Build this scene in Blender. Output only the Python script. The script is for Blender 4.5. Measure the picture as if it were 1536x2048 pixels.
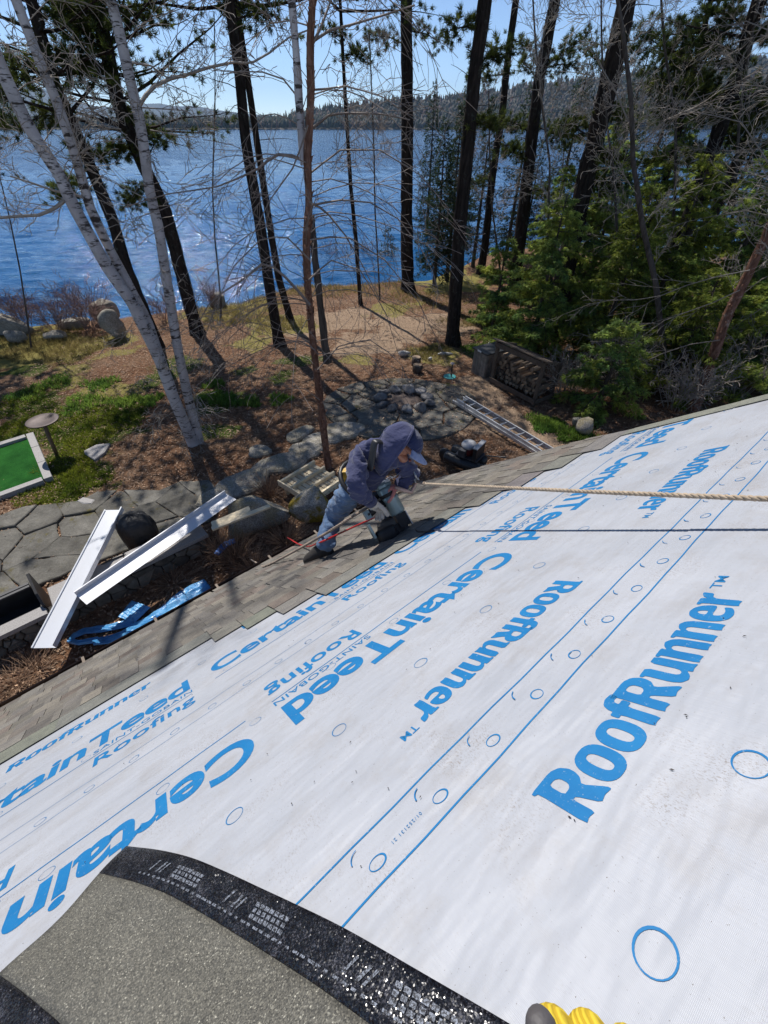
import bpy, bmesh, math, random
import numpy as np
from mathutils import Vector, Matrix
C = bpy.context; S = C.scene; COL = S.collection
for o in list(bpy.data.objects): bpy.data.objects.remove(o)
rad = math.radians
# ------------------------------------------------------------------ camera
CAMZ = 6.0
PITCH = math.atan2(774, 850)
cam = bpy.data.objects.new('camera', bpy.data.cameras.new('camera'))
COL.objects.link(cam)
cam.location = (0, 0, CAMZ)
cam.rotation_euler = (math.pi/2 - PITCH, 0, 0)
cam.data.sensor_fit = 'VERTICAL'; cam.data.sensor_height = 36; cam.data.lens = 850/2048*36
cam.data.clip_start = 0.02; cam.data.clip_end = 30000
S.camera = cam
# ------------------------------------------------------------------ light
SUN_EL, SUN_AZ = rad(50), rad(-29)
SD = Vector((math.sin(SUN_AZ)*math.cos(SUN_EL), math.cos(SUN_AZ)*math.cos(SUN_EL), math.sin(SUN_EL)))
W = bpy.data.worlds.new('World'); S.world = W; W.use_nodes = True
nt = W.node_tree; nt.nodes.clear()
sky = nt.nodes.new('ShaderNodeTexSky'); sky.sky_type = 'NISHITA'; sky.sun_disc = False
sky.sun_elevation = SUN_EL; sky.sun_rotation = SUN_AZ; sky.air_density = 0.55; sky.dust_density = 0.0; sky.ozone_density = 2.2
bg = nt.nodes.new('ShaderNodeBackground'); bg.inputs['Strength'].default_value = 0.13
wo = nt.nodes.new('ShaderNodeOutputWorld')
nt.links.new(sky.outputs[0], bg.inputs['Color']); nt.links.new(bg.outputs[0], wo.inputs['Surface'])
sl = bpy.data.lights.new('sun', 'SUN'); sl.energy = 5.0; sl.angle = rad(0.53); sl.color = (1, .955, .89)
sun = bpy.data.objects.new('sun', sl); COL.objects.link(sun)
sun.rotation_euler = SD.to_track_quat('Z', 'Y').to_euler(); sun.location = (-8, 14, 30)
S.view_settings.view_transform = 'Standard'; S.view_settings.look = 'None'
S.view_settings.gamma = 1; S.view_settings.use_curve_mapping = False; S.view_settings.exposure = 0.12
S.cycles.max_bounces = 6; S.cycles.transparent_max_bounces = 8; S.cycles.volume_bounces = 0
S.cycles.sample_clamp_indirect = 4

# ------------------------------------------------------------------ geometry of the place
s_, c_ = math.sin(PITCH), math.cos(PITCH); F = 850.0
O3 = np.array([0, 0, CAMZ])
def ray(px, py):
    X, Y = px-768, py-1024
    return np.array([X, -Y*s_+F*c_, -Y*c_-F*s_])
_V = ray(294, 1106); _V /= np.linalg.norm(_V)
EA = ray(2150, 250); EA[2] = 0; EA /= np.linalg.norm(EA)          # along the eave
DV = _V - EA*np.dot(EA, _V); DV /= np.linalg.norm(DV)              # down the slope
NV = np.cross(EA, DV)                                             # roof normal
DIST = 0.645
RO = O3 - NV*DIST
ROOF = Matrix(((EA[0], DV[0], NV[0], RO[0]), (EA[1], DV[1], NV[1], RO[1]), (EA[2], DV[2], NV[2], RO[2]), (0, 0, 0, 1)))
def R3(u, v, h=0.0): return RO + EA*u + DV*v + NV*h
def rp(px, py, h=0.0):                                            # pixel -> point on the roof plane
    r = ray(px, py); t = -(DIST-h)/np.dot(NV, r); return O3 + r*t
def ruv(px, py):
    p = rp(px, py)-RO; return np.dot(p, EA), np.dot(p, DV)
SHORE = [(-60, 10), (-30, 15), (-16, 18.6), (-10.9, 20.9), (-7, 22.8), (-4.7, 26.2), (0, 27.0), (2.5, 27.5), (5, 31), (6.8, 34.0), (10, 36), (16, 36), (24, 35), (40, 33), (90, 30)]
_sx = np.array([p[0] for p in SHORE]); _sy = np.array([p[1] for p in SHORE])
LAKEZ = -0.95
def gz(x, y):
    x = np.asarray(x, float); y = np.asarray(y, float)
    sh = np.interp(x, _sx, _sy)
    z = -0.035*np.clip(y-12, 0, 14) + .035*np.sin(x*.9+1)*np.sin(y*.8) + .02*np.sin(x*2.3)*np.sin(y*2.9+2)
    d = y-sh
    z = np.where(d > -1.0, z - np.clip((d+1.0), 0, 4)*.55, z)
    return z
def gp(px, py, z=None):                                           # pixel -> point on the ground (or at height z)
    r = ray(px, py); h = 0.0 if z is None else z
    for _ in range(12):
        p = O3 + r*((CAMZ-h)/-r[2])
        if z is not None: break
        h = float(gz(p[0], p[1]))
    return p
def pv(base, px, py, off=0.0):                                    # pixel -> point on the upright plane through base that faces the camera
    d = np.array([base[0], base[1], 0.0]); L = np.linalg.norm(d); d /= L
    r = ray(px, py); t = (L+off)/np.dot(r, d); return O3 + r*t

# ------------------------------------------------------------------ objects
def tag(o, label=None, cat=None, group=None, kind=None):
    if label: o['label'] = label
    if cat: o['category'] = cat
    if group: o['group'] = group
    if kind: o['kind'] = kind
    return o
def thing(name, label, cat, loc=(0, 0, 0), group=None, kind=None):
    o = bpy.data.objects.new(name, None); COL.objects.link(o); o.empty_display_size = .1
    o.location = tuple(float(x) for x in loc); return tag(o, label, cat, group, kind)
def rootloc(o):
    l = Vector((0, 0, 0))
    while o: l += o.location; o = o.parent
    return np.array(l)
def link(name, me, parent=None, m=None, kind=None, loc=None):
    o = bpy.data.objects.new(name, me); COL.objects.link(o)
    if m is not None and len(me.materials) == 0: me.materials.append(m)
    if parent: o.parent = parent
    if kind: o['kind'] = kind
    if loc is not None: o.location = tuple(loc)
    return o
def mesh_np(name, V, Fc, m, parent=None, smooth=False, col=None, kind=None, world=True):
    """V (n,3) in world coordinates, Fc (k,3) or (k,4) int, or a list of such arrays, or a python list of faces"""
    V = np.asarray(V, np.float64).reshape(-1, 3)
    base = np.zeros(3)
    if parent is not None and world: base = rootloc(parent)
    elif parent is None and world and len(V):
        base = np.array([(V[:, 0].min()+V[:, 0].max())/2, (V[:, 1].min()+V[:, 1].max())/2, V[:, 2].min()])
    me = bpy.data.meshes.new(name)
    if isinstance(Fc, np.ndarray):
        k, n = Fc.shape
        me.vertices.add(len(V)); me.vertices.foreach_set('co', (V-base).astype(np.float32).ravel())
        me.loops.add(k*n); me.loops.foreach_set('vertex_index', Fc.astype(np.int32).ravel())
        me.polygons.add(k); me.polygons.foreach_set('loop_start', np.arange(0, k*n, n, dtype=np.int32))
        me.update(calc_edges=True)
    else:
        me.from_pydata((V-base).tolist(), [], [tuple(int(i) for i in f) for f in Fc])
    if smooth: me.polygons.foreach_set('use_smooth', np.ones(len(me.polygons), bool))
    if col is not None:
        a = me.color_attributes.new('tone', 'FLOAT_COLOR', 'POINT')
        c4 = np.ones((len(V), 4), np.float32); col = np.asarray(col, np.float32)
        c4[:, :col.shape[1] if col.ndim > 1 else 3] = col if col.ndim > 1 else col[:, None]
        a.data.foreach_set('color', c4.ravel())
    me.validate()
    o = link(name, me, parent, m, kind)
    if parent is None: o.location = tuple(base)
    return o
class MB:
    def __init__(s): s.v = []; s.f = []
    def add(s, V, Fs):
        n = len(s.v); s.v += [tuple(map(float, p)) for p in V]; s.f += [tuple(i+n for i in f) for f in Fs]; return s
    def box(s, c, sx, sy, sz, ax=None):
        """box centred at c with full sizes along three axes"""
        a = np.eye(3) if ax is None else np.asarray(ax, float); c = np.asarray(c, float)
        V = [c + a[0]*sx*i/2 + a[1]*sy*j/2 + a[2]*sz*k/2 for i in (-1, 1) for j in (-1, 1) for k in (-1, 1)]
        return s.add(V, [(0, 1, 3, 2), (4, 6, 7, 5), (0, 4, 5, 1), (2, 3, 7, 6), (0, 2, 6, 4), (1, 5, 7, 3)])
    def bar(s, p, q, w, h, up=(0, 0, 1)):
        p = np.asarray(p, float); q = np.asarray(q, float); d = q-p; L = np.linalg.norm(d); d = d/L
        sd = np.cross(d, np.asarray(up, float)); sd /= np.linalg.norm(sd); u = np.cross(sd, d)
        return s.box((p+q)/2, L, w, h, (d, sd, u))
    def prism(s, poly, h, top_inset=0.0, inset_h=0.0, n=(0, 0, 1)):
        """solid from a 3-D polygon raised by h along n, with a softened top edge"""
        P = [np.asarray(p, float) for p in poly]; n = np.asarray(n, float); k = len(P); c = sum(P)/k
        b = P; t = [p+n*(h-inset_h) for p in P]
        V = list(b)+t; Fs = [tuple(reversed(range(k)))]
        Fs += [(i, (i+1) % k, k+(i+1) % k, k+i) for i in range(k)]
        if top_inset > 0:
            t2 = []
            for p in P:
                d = c-p; L = np.linalg.norm(d); t2.append(p+d/L*min(top_inset, L*.5)+n*h)
            V += t2; Fs += [(k+i, k+(i+1) % k, 2*k+(i+1) % k, 2*k+i) for i in range(k)]; Fs.append(tuple(range(2*k, 3*k)))
        else: Fs.append(tuple(range(k, 2*k)))
        return s.add(V, Fs)
    def lathe(s, prof, c, ax=None, n=16):
        """revolve (r, z) pairs round the third axis at c"""
        a = np.eye(3) if ax is None else np.asarray(ax, float); c = np.asarray(c, float)
        V = []; Fs = []
        for r, z in prof:
            for i in range(n):
                t = 2*math.pi*i/n; V.append(c+a[0]*r*math.cos(t)+a[1]*r*math.sin(t)+a[2]*z)
        for j in range(len(prof)-1):
            for i in range(n): Fs.append((j*n+i, j*n+(i+1) % n, (j+1)*n+(i+1) % n, (j+1)*n+i))
        Fs.append(tuple(reversed(range(n)))); Fs.append(tuple(range((len(prof)-1)*n, len(prof)*n)))
        return s.add(V, Fs)
    def tube(s, pts, r, n=8, closed_ends=True):
        pts = np.asarray(pts, float); K = len(pts); r = np.full(K, r) if np.isscalar(r) else np.asarray(r, float)
        V, Fq = tubes(pts[None], r[None], n)
        Fs = [tuple(f) for f in Fq]
        if closed_ends: Fs += [tuple(reversed(range(n))), tuple(range((K-1)*n, K*n))]
        return s.add(V, Fs)
    def build(s, name, m, parent=None, smooth=False, kind=None):
        return mesh_np(name, np.array(s.v), s.f, m, parent, smooth, None, kind)
def tubes(P, Rr, n):
    """P (N,K,3), Rr (N,K) -> verts, quads"""
    N, K, _ = P.shape
    T = np.empty_like(P); T[:, 1:-1] = P[:, 2:]-P[:, :-2]; T[:, 0] = P[:, 1]-P[:, 0]; T[:, -1] = P[:, -1]-P[:, -2]
    T /= np.linalg.norm(T, axis=2, keepdims=True)+1e-9
    ref = np.where(np.abs(T[:, :1, 2:3]) > .9, np.array([1., 0, 0]), np.array([0, 0, 1.]))
    ref = np.repeat(ref, K, axis=1)
    A = np.cross(T, ref); A /= np.linalg.norm(A, axis=2, keepdims=True)+1e-9
    B = np.cross(T, A)
    an = 2*np.pi*np.arange(n)/n
    V = P[:, :, None, :] + Rr[:, :, None, None]*(A[:, :, None, :]*np.cos(an)[None, None, :, None]+B[:, :, None, :]*np.sin(an)[None, None, :, None])
    V = V.reshape(-1, 3)
    idx = np.arange(N*K*n).reshape(N, K, n)
    a = idx[:, :-1, :]; b = np.roll(idx, -1, axis=2)[:, :-1, :]; c = np.roll(idx, -1, axis=2)[:, 1:, :]; d = idx[:, 1:, :]
    return V, np.stack([a, b, c, d], -1).reshape(-1, 4)
def copy_tree(o, parent=None):
    c = o.copy(); COL.objects.link(c)
    if parent: c.parent = parent
    for ch in list(o.children): copy_tree(ch, c)
    return c

# ------------------------------------------------------------------ materials
def nodes(name):
    m = bpy.data.materials.new(name); m.use_nodes = True
    return m, m.node_tree, m.node_tree.nodes['Principled BSDF'], m.node_tree.nodes['Material Output']
def L(t, a, b): t.links.new(a, b)
def N(t, k, **kw):
    n = t.nodes.new(k)
    for a, v in kw.items():
        if a in n.inputs: n.inputs[a].default_value = v
        else: setattr(n, a, v)
    return n
def c4(c): return (c[0], c[1], c[2], 1)
def ramp(t, fac, stops):
    r = N(t, 'ShaderNodeValToRGB'); e = r.color_ramp.elements
    while len(e) > 1: e.remove(e[-1])
    e[0].position = stops[0][0]; e[0].color = c4(stops[0][1])
    for p, c in stops[1:]:
        x = e.new(p); x.color = c4(c)
    L(t, fac, r.inputs[0]); return r.outputs[0]
def mixc(t, fac, a, b, mode='MIX'):
    m = N(t, 'ShaderNodeMix', data_type='RGBA', blend_type=mode)
    for s, v in ((m.inputs[0], fac), (m.inputs[6], a), (m.inputs[7], b)):
        if isinstance(v, (int, float)): s.default_value = v
        elif isinstance(v, tuple): s.default_value = c4(v)
        else: L(t, v, s)
    return m.outputs[2]
def noise(t, co, scale, detail=4, rough=.6):
    n = N(t, 'ShaderNodeTexNoise', Scale=scale, Detail=detail, Roughness=rough)
    L(t, co, n.inputs['Vector']); return n.outputs['Fac']
def bump(t, b, h, strength=.5, dist=.01):
    n = N(t, 'ShaderNodeBump', Strength=strength, Distance=dist); L(t, h, n.inputs['Height']); L(t, n.outputs[0], b.inputs['Normal']); return n
def mat(name, col, rough=.7, metal=0, var=.25, scale=8, bmp=.3, bscale=40, bdist=.01, spec=.5, coat=0, obj_var=0.0, translucent=0.0, attr=False, dark=None, space='Object'):
    m, t, b, out = nodes(name)
    tc = N(t, 'ShaderNodeTexCoord'); co = tc.outputs[space]
    n1 = noise(t, co, scale, 5)
    lo = tuple(x*(1-var) for x in col) if dark is None else dark; hi = tuple(min(1, x*(1+var)) for x in col)
    c = ramp(t, n1, [(.3, lo), (.7, hi)])
    if attr:
        a = N(t, 'ShaderNodeVertexColor', layer_name='tone'); c = mixc(t, 1.0, c, a.outputs['Color'], 'MULTIPLY')
    if obj_var:
        oi = N(t, 'ShaderNodeObjectInfo')
        mr = N(t, 'ShaderNodeMapRange'); mr.inputs[3].default_value = 1-obj_var; mr.inputs[4].default_value = 1+obj_var
        L(t, oi.outputs['Random'], mr.inputs[0]); c = mixc(t, 1.0, c, mr.outputs[0], 'MULTIPLY')
    L(t, c, b.inputs['Base Color'])
    b.inputs['Roughness'].default_value = rough; b.inputs['Metallic'].default_value = metal
    b.inputs['Specular IOR Level'].default_value = spec; b.inputs['Coat Weight'].default_value = coat
    if bmp: bump(t, b, noise(t, co, bscale, 4), bmp, bdist)
    if translucent:
        tr = N(t, 'ShaderNodeBsdfTranslucent'); L(t, c, tr.inputs[0]); mx = N(t, 'ShaderNodeMixShader'); mx.inputs[0].default_value = translucent
        L(t, b.outputs[0], mx.inputs[1]); L(t, tr.outputs[0], mx.inputs[2]); L(t, mx.outputs[0], out.inputs[0])
    return m
# ================================================================== SETTING
rng = np.random.default_rng(7); random.seed(7)
# ground material: needle litter, bare duff, moss and grass by painted cover, all base colour; broad dark duff patches also painted in for missing tree shade
def ground_mat():
    m, t, b, out = nodes('forest_floor')
    tc = N(t, 'ShaderNodeTexCoord'); co = tc.outputs['Object']
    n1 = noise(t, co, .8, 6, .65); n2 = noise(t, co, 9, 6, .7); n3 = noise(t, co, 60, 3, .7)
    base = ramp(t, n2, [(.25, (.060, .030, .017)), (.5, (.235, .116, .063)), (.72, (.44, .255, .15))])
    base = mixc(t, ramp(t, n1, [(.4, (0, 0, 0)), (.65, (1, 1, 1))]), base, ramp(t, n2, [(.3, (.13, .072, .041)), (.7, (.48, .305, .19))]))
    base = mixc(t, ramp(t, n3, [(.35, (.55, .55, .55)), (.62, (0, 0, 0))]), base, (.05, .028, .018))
    a = N(t, 'ShaderNodeVertexColor', layer_name='tone'); sp = N(t, 'ShaderNodeSeparateColor'); L(t, a.outputs['Color'], sp.inputs[0])
    def cover(fac, c, col):
        mm = N(t, 'ShaderNodeMath', operation='ADD'); L(t, fac, mm.inputs[0]); L(t, n2, mm.inputs[1])
        return mixc(t, ramp(t, mm.outputs[0], [(.78, (0, 0, 0)), (1.05, (1, 1, 1))]), c, col)
    grass = ramp(t, n3, [(.3, (.16, .13, .04)), (.55, (.31, .27, .08)), (.75, (.44, .34, .16))])
    moss = ramp(t, n3, [(.3, (.03, .045, .012)), (.55, (.09, .12, .02)), (.75, (.20, .21, .035))])
    sand = ramp(t, n3, [(.3, (.25, .165, .105)), (.7, (.56, .41, .285))])
    c = cover(sp.outputs[2], base, sand); c = cover(sp.outputs[0], c, grass); c = cover(sp.outputs[1], c, moss)
    L(t, c, b.inputs['Base Color']); b.inputs['Roughness'].default_value = .95; b.inputs['Specular IOR Level'].default_value = .15
    ad = N(t, 'ShaderNodeMath', operation='ADD'); L(t, n2, ad.inputs[0]); L(t, n3, ad.inputs[1])
    bump(t, b, ad.outputs[0], .9, .05)
    return m
# patches: (px, py, radius m, channel) channel 0 grass 1 moss 2 pale dry needles
PATCH = [(60, 690, 2.2, 0), (150, 700, 1.6, 0), (500, 600, 2.2, 0), (600, 570, 3, 0), (760, 560, 3.2, 0), (460, 620, 1.8, 0), (900, 560, 2.5, 0), (560, 650, 1.2, 0),
         (860, 705, .9, 0), (700, 640, 1.5, 2), (620, 660, 1.5, 2), (800, 650, 2.0, 2), (880, 640, 1.2, 2), (740, 690, 1.2, 2), (950, 780, 1.0, 2), (1000, 850, .9, 2), (1080, 870, .8, 2),
         (60, 860, 1.0, 1), (150, 850, 1.0, 1), (220, 850, .8, 1), (170, 880, .7, 1), (130, 930, .7, 1), (170, 960, .6, 1), (250, 830, .5, 1), (100, 800, .8, 1), (30, 810, 1.0, 1),
         (430, 870, .5, 1), (450, 800, .6, 1), (360, 740, .8, 1), (480, 740, .7, 1), (300, 760, .7, 1), (600, 720, .6, 1), (700, 720, .8, 0), (560, 760, .5, 1), (780, 620, 1.2, 0), (40, 740, 1.0, 1), (140, 750, .9, 0), (230, 780, .8, 0), (500, 690, 1.0, 0), (980, 700, .8, 1), (870, 780, .6, 1), (1090, 850, .5, 1)]
PW = [(gp(a, b), r, k) for a, b, r, k in PATCH]
def grid(x0, x1, y0, y1, st):
    xs = np.arange(x0, x1+st/2, st); ys = np.arange(y0, y1+st/2, st)
    X, Y = np.meshgrid(xs, ys); nx, ny = len(xs), len(ys)
    i = np.arange(nx*ny).reshape(ny, nx)
    return X.ravel(), Y.ravel(), np.stack([i[:-1, :-1], i[:-1, 1:], i[1:, 1:], i[1:, :-1]], -1).reshape(-1, 4)
def ground():
    xs = np.unique(np.concatenate([np.arange(-70, -18, 2.0), np.arange(-18, 20, .25), np.arange(20, 100, 2.0)]))
    ys = np.unique(np.concatenate([np.arange(-25, 2, 1.5), np.arange(2, 34, .25), np.arange(34, 46, 1.0)]))
    X, Y = np.meshgrid(xs, ys); ny, nx = X.shape; X = X.ravel(); Y = Y.ravel()
    i = np.arange(nx*ny).reshape(ny, nx); Fq = np.stack([i[:-1, :-1], i[:-1, 1:], i[1:, 1:], i[1:, :-1]], -1).reshape(-1, 4)
    Z = gz(X, Y) + rng.normal(0, .012, X.shape)
    col = np.zeros((len(X), 3))
    for p, r, k in PW:
        wx = .55*np.sin(X*1.7+Y*.9+k)+.35*np.sin(X*3.1-Y*2.3+2*k); wy = .55*np.sin(Y*1.9-X*.8+2)+.35*np.sin(Y*3.7+X*2.6)
        d = np.hypot(X-p[0]+wx*min(1, r*.7), Y-p[1]+wy*min(1, r*.7))/r + .25*np.sin(X*5.3+Y*4.1)*np.sin(Y*6.1-X*3.3)
        col[:, k] = np.maximum(col[:, k], np.clip(1.35-d, 0, .8))
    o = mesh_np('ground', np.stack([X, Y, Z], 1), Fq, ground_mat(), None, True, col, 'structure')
    return o
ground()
def water_mat():
    m, t, b, out = nodes('lake_water')
    tc = N(t, 'ShaderNodeTexCoord'); co = tc.outputs['Object']
    mp = N(t, 'ShaderNodeMapping'); mp.inputs['Scale'].default_value = (.7, 1.6, 1); mp.inputs['Rotation'].default_value = (0, 0, rad(14)); L(t, co, mp.inputs[0])
    n1 = noise(t, mp.outputs[0], 1.1, 5, .62); n2 = noise(t, mp.outputs[0], .12, 3, .5); n3 = noise(t, mp.outputs[0], 5, 3, .6)
    col = ramp(t, n2, [(.35, (.005, .064, .185)), (.65, (.009, .092, .245))])
    L(t, col, b.inputs['Base Color']); b.inputs['Roughness'].default_value = .06; b.inputs['IOR'].default_value = 1.33
    b.inputs['Specular IOR Level'].default_value = .33
    ad = N(t, 'ShaderNodeMath', operation='MULTIPLY_ADD'); L(t, n3, ad.inputs[0]); ad.inputs[1].default_value = .22; L(t, n1, ad.inputs[2])
    bump(t, b, ad.outputs[0], .9, .16)
    return m
def lake():
    ys = [15.0]
    while ys[-1] < 1500: ys.append(ys[-1]+max(.16, ys[-1]*.0065))
    ys = np.array(ys); xs = np.linspace(-1, 1, 360)
    X = np.outer(np.ones_like(ys), xs)*(34+ys[:, None]*1.25); Y = np.outer(ys, np.ones_like(xs))
    r = np.random.default_rng(31); Z = np.zeros_like(X)
    for k in range(26):                                  # wind ripples running towards the shore
        wl = r.uniform(.6, 2.6); th = rad(-70)+r.normal(0, .42); kx, ky = math.cos(th)*6.283/wl, math.sin(th)*6.283/wl; a = .0060*wl**.8
        fade = np.clip(1.6-Y*.0065/wl*3.2, 0, 1)         # ripples finer than the mesh are left to the material
        Z += a*fade*np.sin(X*kx+Y*ky+r.random()*6.28+.6*np.sin(X*.11+Y*.07+k))
    Z += .02*np.sin(X*.13+Y*.31)+.015*np.sin(X*.05-Y*.17)
    ny, nx = X.shape; i = np.arange(nx*ny).reshape(ny, nx)
    Fq = np.stack([i[:-1, :-1], i[:-1, 1:], i[1:, 1:], i[1:, :-1]], -1).reshape(-1, 4)
    mesh_np('lake', np.stack([X.ravel(), Y.ravel(), LAKEZ+Z.ravel()], 1), Fq, water_mat(), None, True, None, 'structure')
lake()
# ---- far shore: wooded hills, and blue mountains behind
def skyline(px, prof):
    return np.interp(px, [p[0] for p in prof], [p[1] for p in prof])
def dirw(px, y, dist):
    """point at horizontal distance dist (along y) in pixel column px, pixel row y"""
    r = ray(px, y); t = dist/r[1]; return O3+r*t
FAR = [(-900, 232), (0, 236), (300, 233), (450, 230), (560, 226), (650, 205), (768, 188), (900, 182), (1000, 165), (1060, 152), (1143, 146), (1268, 124), (1433, 104), (1600, 96), (2400, 80)]
MTN = [(-900, 190), (-200, 176), (0, 168), (60, 163), (110, 176), (200, 212), (250, 214), (285, 208), (330, 207), (360, 214), (400, 213), (440, 221), (520, 229), (620, 236), (900, 245), (2400, 250)]
def hills():
    pxs = np.linspace(-900, 2400, 120); D0 = 1180.0
    rows = [];
    for k, f in enumerate((0, .02, .25, .5, .75, 1.0)):
        d = D0 + 420*f
        P = []
        for px in pxs:
            top = dirw(px, skyline(px, FAR)+16, D0+420); 
            x = dirw(px, 250, d)[0]; z = LAKEZ-.5 if k == 0 else LAKEZ+1.0+(top[2]-LAKEZ)*f**1.15
            P.append((x, d, max(z, LAKEZ-.5)))
        rows.append(P)
    rows.append([(p[0], p[1]+300, max(-2.5, p[2]*.9-10)) for p in rows[-1]])
    V = np.array(rows).reshape(-1, 3); nr, nc = len(rows), len(pxs); i = np.arange(nr*nc).reshape(nr, nc)
    Fq = np.stack([i[:-1, :-1], i[:-1, 1:], i[1:, 1:], i[1:, :-1]], -1).reshape(-1, 4)
    mesh_np('hills', V, Fq, mat('far_slope', (.060, .052, .040), .95, var=.4, scale=.02, bmp=0), None, True, None, 'structure')
    # trees of the far shore: tens of thousands, one mass
    n = 15000; u = rng.random(n); px = -700 + u*2900; f = rng.random(n)**1.3
    X = np.empty(n); Y = D0+2+420*f; Z = np.empty(n)
    tops = np.array([dirw(p, skyline(p, FAR)+16, D0+420)[2] for p in pxs])
    tz = np.interp(px, pxs, tops)
    X = (px-768)/ (-(250-1024)*s_+F*c_)*Y
    Z = LAKEZ+1.0+(tz-LAKEZ)*f**1.15
    con = rng.random(n) < np.where(px < 700, .75, .38)
    h = np.where(con, rng.uniform(9, 19, n), rng.uniform(8, 14, n)); r = np.where(con, h*.2, h*.36)
    VV = []; FF = []; CC = []
    ang = np.array([0, 1, 2, 3, 4])*2*np.pi/5
    prof = np.where(con[:, None], np.array([[1, .12, .55, .55]]), np.array([[.6, .15, 1.0, .6]]))
    ring0 = np.stack([X[:, None]+r[:, None]*prof[:, :1]*np.cos(ang), Y[:, None]+r[:, None]*prof[:, :1]*np.sin(ang), np.repeat((Z+h*.1)[:, None], 5, 1)], -1)
    ring1 = np.stack([X[:, None]+r[:, None]*prof[:, 2:3]*np.cos(ang+.5), Y[:, None]+r[:, None]*prof[:, 2:3]*np.sin(ang+.5), (Z+h*.55)[:, None]+rng.normal(0, .5, (n, 5))], -1)
    top = np.stack([X, Y, Z+h], -1)[:, None]
    V = np.concatenate([ring0, ring1, top], 1); b = np.arange(n)[:, None]*11; k = np.arange(5); k1 = (k+1) % 5
    F3 = np.concatenate([np.stack([b+k, b+k1, b+5+k1], -1), np.stack([b+k, b+5+k1, b+5+k], -1), np.stack([b+5+k, b+5+k1, np.repeat(b+10, 5, 1)], -1)], 1).reshape(-1, 3)
    tone = np.where(con[:, None], np.array([[.024, .036, .017]])*rng.uniform(.75, 1.3, (n, 1)), np.array([[.070, .064, .050]])*rng.uniform(.75, 1.2, (n, 1)))
    tone = np.where((rng.random(n) < .08)[:, None], np.array([[.13, .075, .06]]), tone)
    col = np.repeat(tone, 11, 0)
    mesh_np('far_wood', V.reshape(-1, 3), F3, mat('far_trees', (1, 1, 1), .95, var=.05, bmp=0, attr=True), None, False, col, 'stuff')
    # mountains
    rows = []; pm = np.linspace(-420, 1950, 200); D1 = 7000.0
    jit = np.interp(np.arange(200), np.arange(0, 200, 4), rng.normal(0, 1.2, 50))
    for f, d in ((0, D1-2500), (.45, D1-1100), (1, D1), (.2, D1+1500)):
        P = []
        for px, j in zip(pm, jit):
            t = dirw(px, skyline(px, MTN)+j, D1)
            P.append((dirw(px, 250, d)[0], d, -2+(t[2]+2)*f + (0 if f in (0, 1) else 14*math.sin(px*.05))))
        rows.append(P)
    V = np.array(rows).reshape(-1, 3); nr, nc = 4, 200; i = np.arange(nr*nc).reshape(nr, nc)
    Fq = np.stack([i[:-1, :-1], i[:-1, 1:], i[1:, 1:], i[1:, :-1]], -1).reshape(-1, 4)
    mesh_np('mountains', V, Fq, mat('mountain_wood', (.022, .032, .03), .95, var=.5, scale=.004, bmp=0), None, True, None, 'structure')
hills()
def haze():
    mb = MB().box((0, 4500, 226), 19600, 9300, 460)
    m = bpy.data.materials.new('pale_air'); m.use_nodes = True; t = m.node_tree; t.nodes.clear()
    v = t.nodes.new('ShaderNodeVolumePrincipled'); v.inputs['Density'].default_value = 7.5e-5; v.inputs['Color'].default_value = (.48, .70, 1, 1)
    o = t.nodes.new('ShaderNodeOutputMaterial'); t.links.new(v.outputs[0], o.inputs['Volume'])
    mb.build('haze', m, None, kind='stuff')
USE_HAZE = True
if USE_HAZE: haze()
# ================================================================== HOUSE
RAKE_U = 3.03; EAVE_V = 4.62; LEFT_U = -3.6; RIDGE_V = -1.6
hb = R3(0, 4.0, 0)
house = thing('house', 'house with a steep roof half covered by white printed underlayment and brown shingles', 'house', (hb[0], hb[1], 0))
HL = Matrix.Translation(-Vector(rootloc(house)))
def roofpart(name, me, parent, m=None, local=Matrix.Identity(4), kind=None):
    o = link(name, me, parent, m, kind)
    # parent is the house itself, or a part of it that stands on the roof frame
    o.matrix_basis = (HL @ ROOF @ local) if parent is house else local
    return o
def pydata(name, V, Fs, col=None):
    me = bpy.data.meshes.new(name); me.from_pydata([tuple(map(float, v)) for v in V], [], Fs)
    if col is not None:
        a = me.color_attributes.new('tone', 'FLOAT_COLOR', 'POINT')
        a.data.foreach_set('color', np.array([(c[0], c[1], c[2], 1) for c in col], np.float32).ravel())
    me.update(); return me
m_wood = mat('deck_board', (.32, .22, .12), .8); m_siding = mat('brown_siding', (.11, .075, .05), .8); m_back = mat('old_shingle', (.17, .15, .13), .95, bscale=200)
def slab(u0, u1, v0, v1, h0, h1):
    V = [(u, v, h) for u in (u0, u1) for v in (v0, v1) for h in (h0, h1)]
    return V, [(0, 1, 3, 2), (4, 6, 7, 5), (0, 4, 5, 1), (2, 3, 7, 6), (0, 2, 6, 4), (1, 5, 7, 3)]
def boxme(name, *a): return pydata(name, *slab(*a))
roofpart('roof_deck', boxme('roof_deck', LEFT_U, RAKE_U, RIDGE_V, EAVE_V-.03, -.05, -.004), house, m_wood)
roofpart('fascia', boxme('fascia', LEFT_U, RAKE_U, EAVE_V-.03, EAVE_V, -.16, -.006), house, m_siding)
roofpart('rake_board', boxme('rake_board', RAKE_U, RAKE_U+.025, RIDGE_V, EAVE_V, -.18, -.002), house, m_siding)
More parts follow.
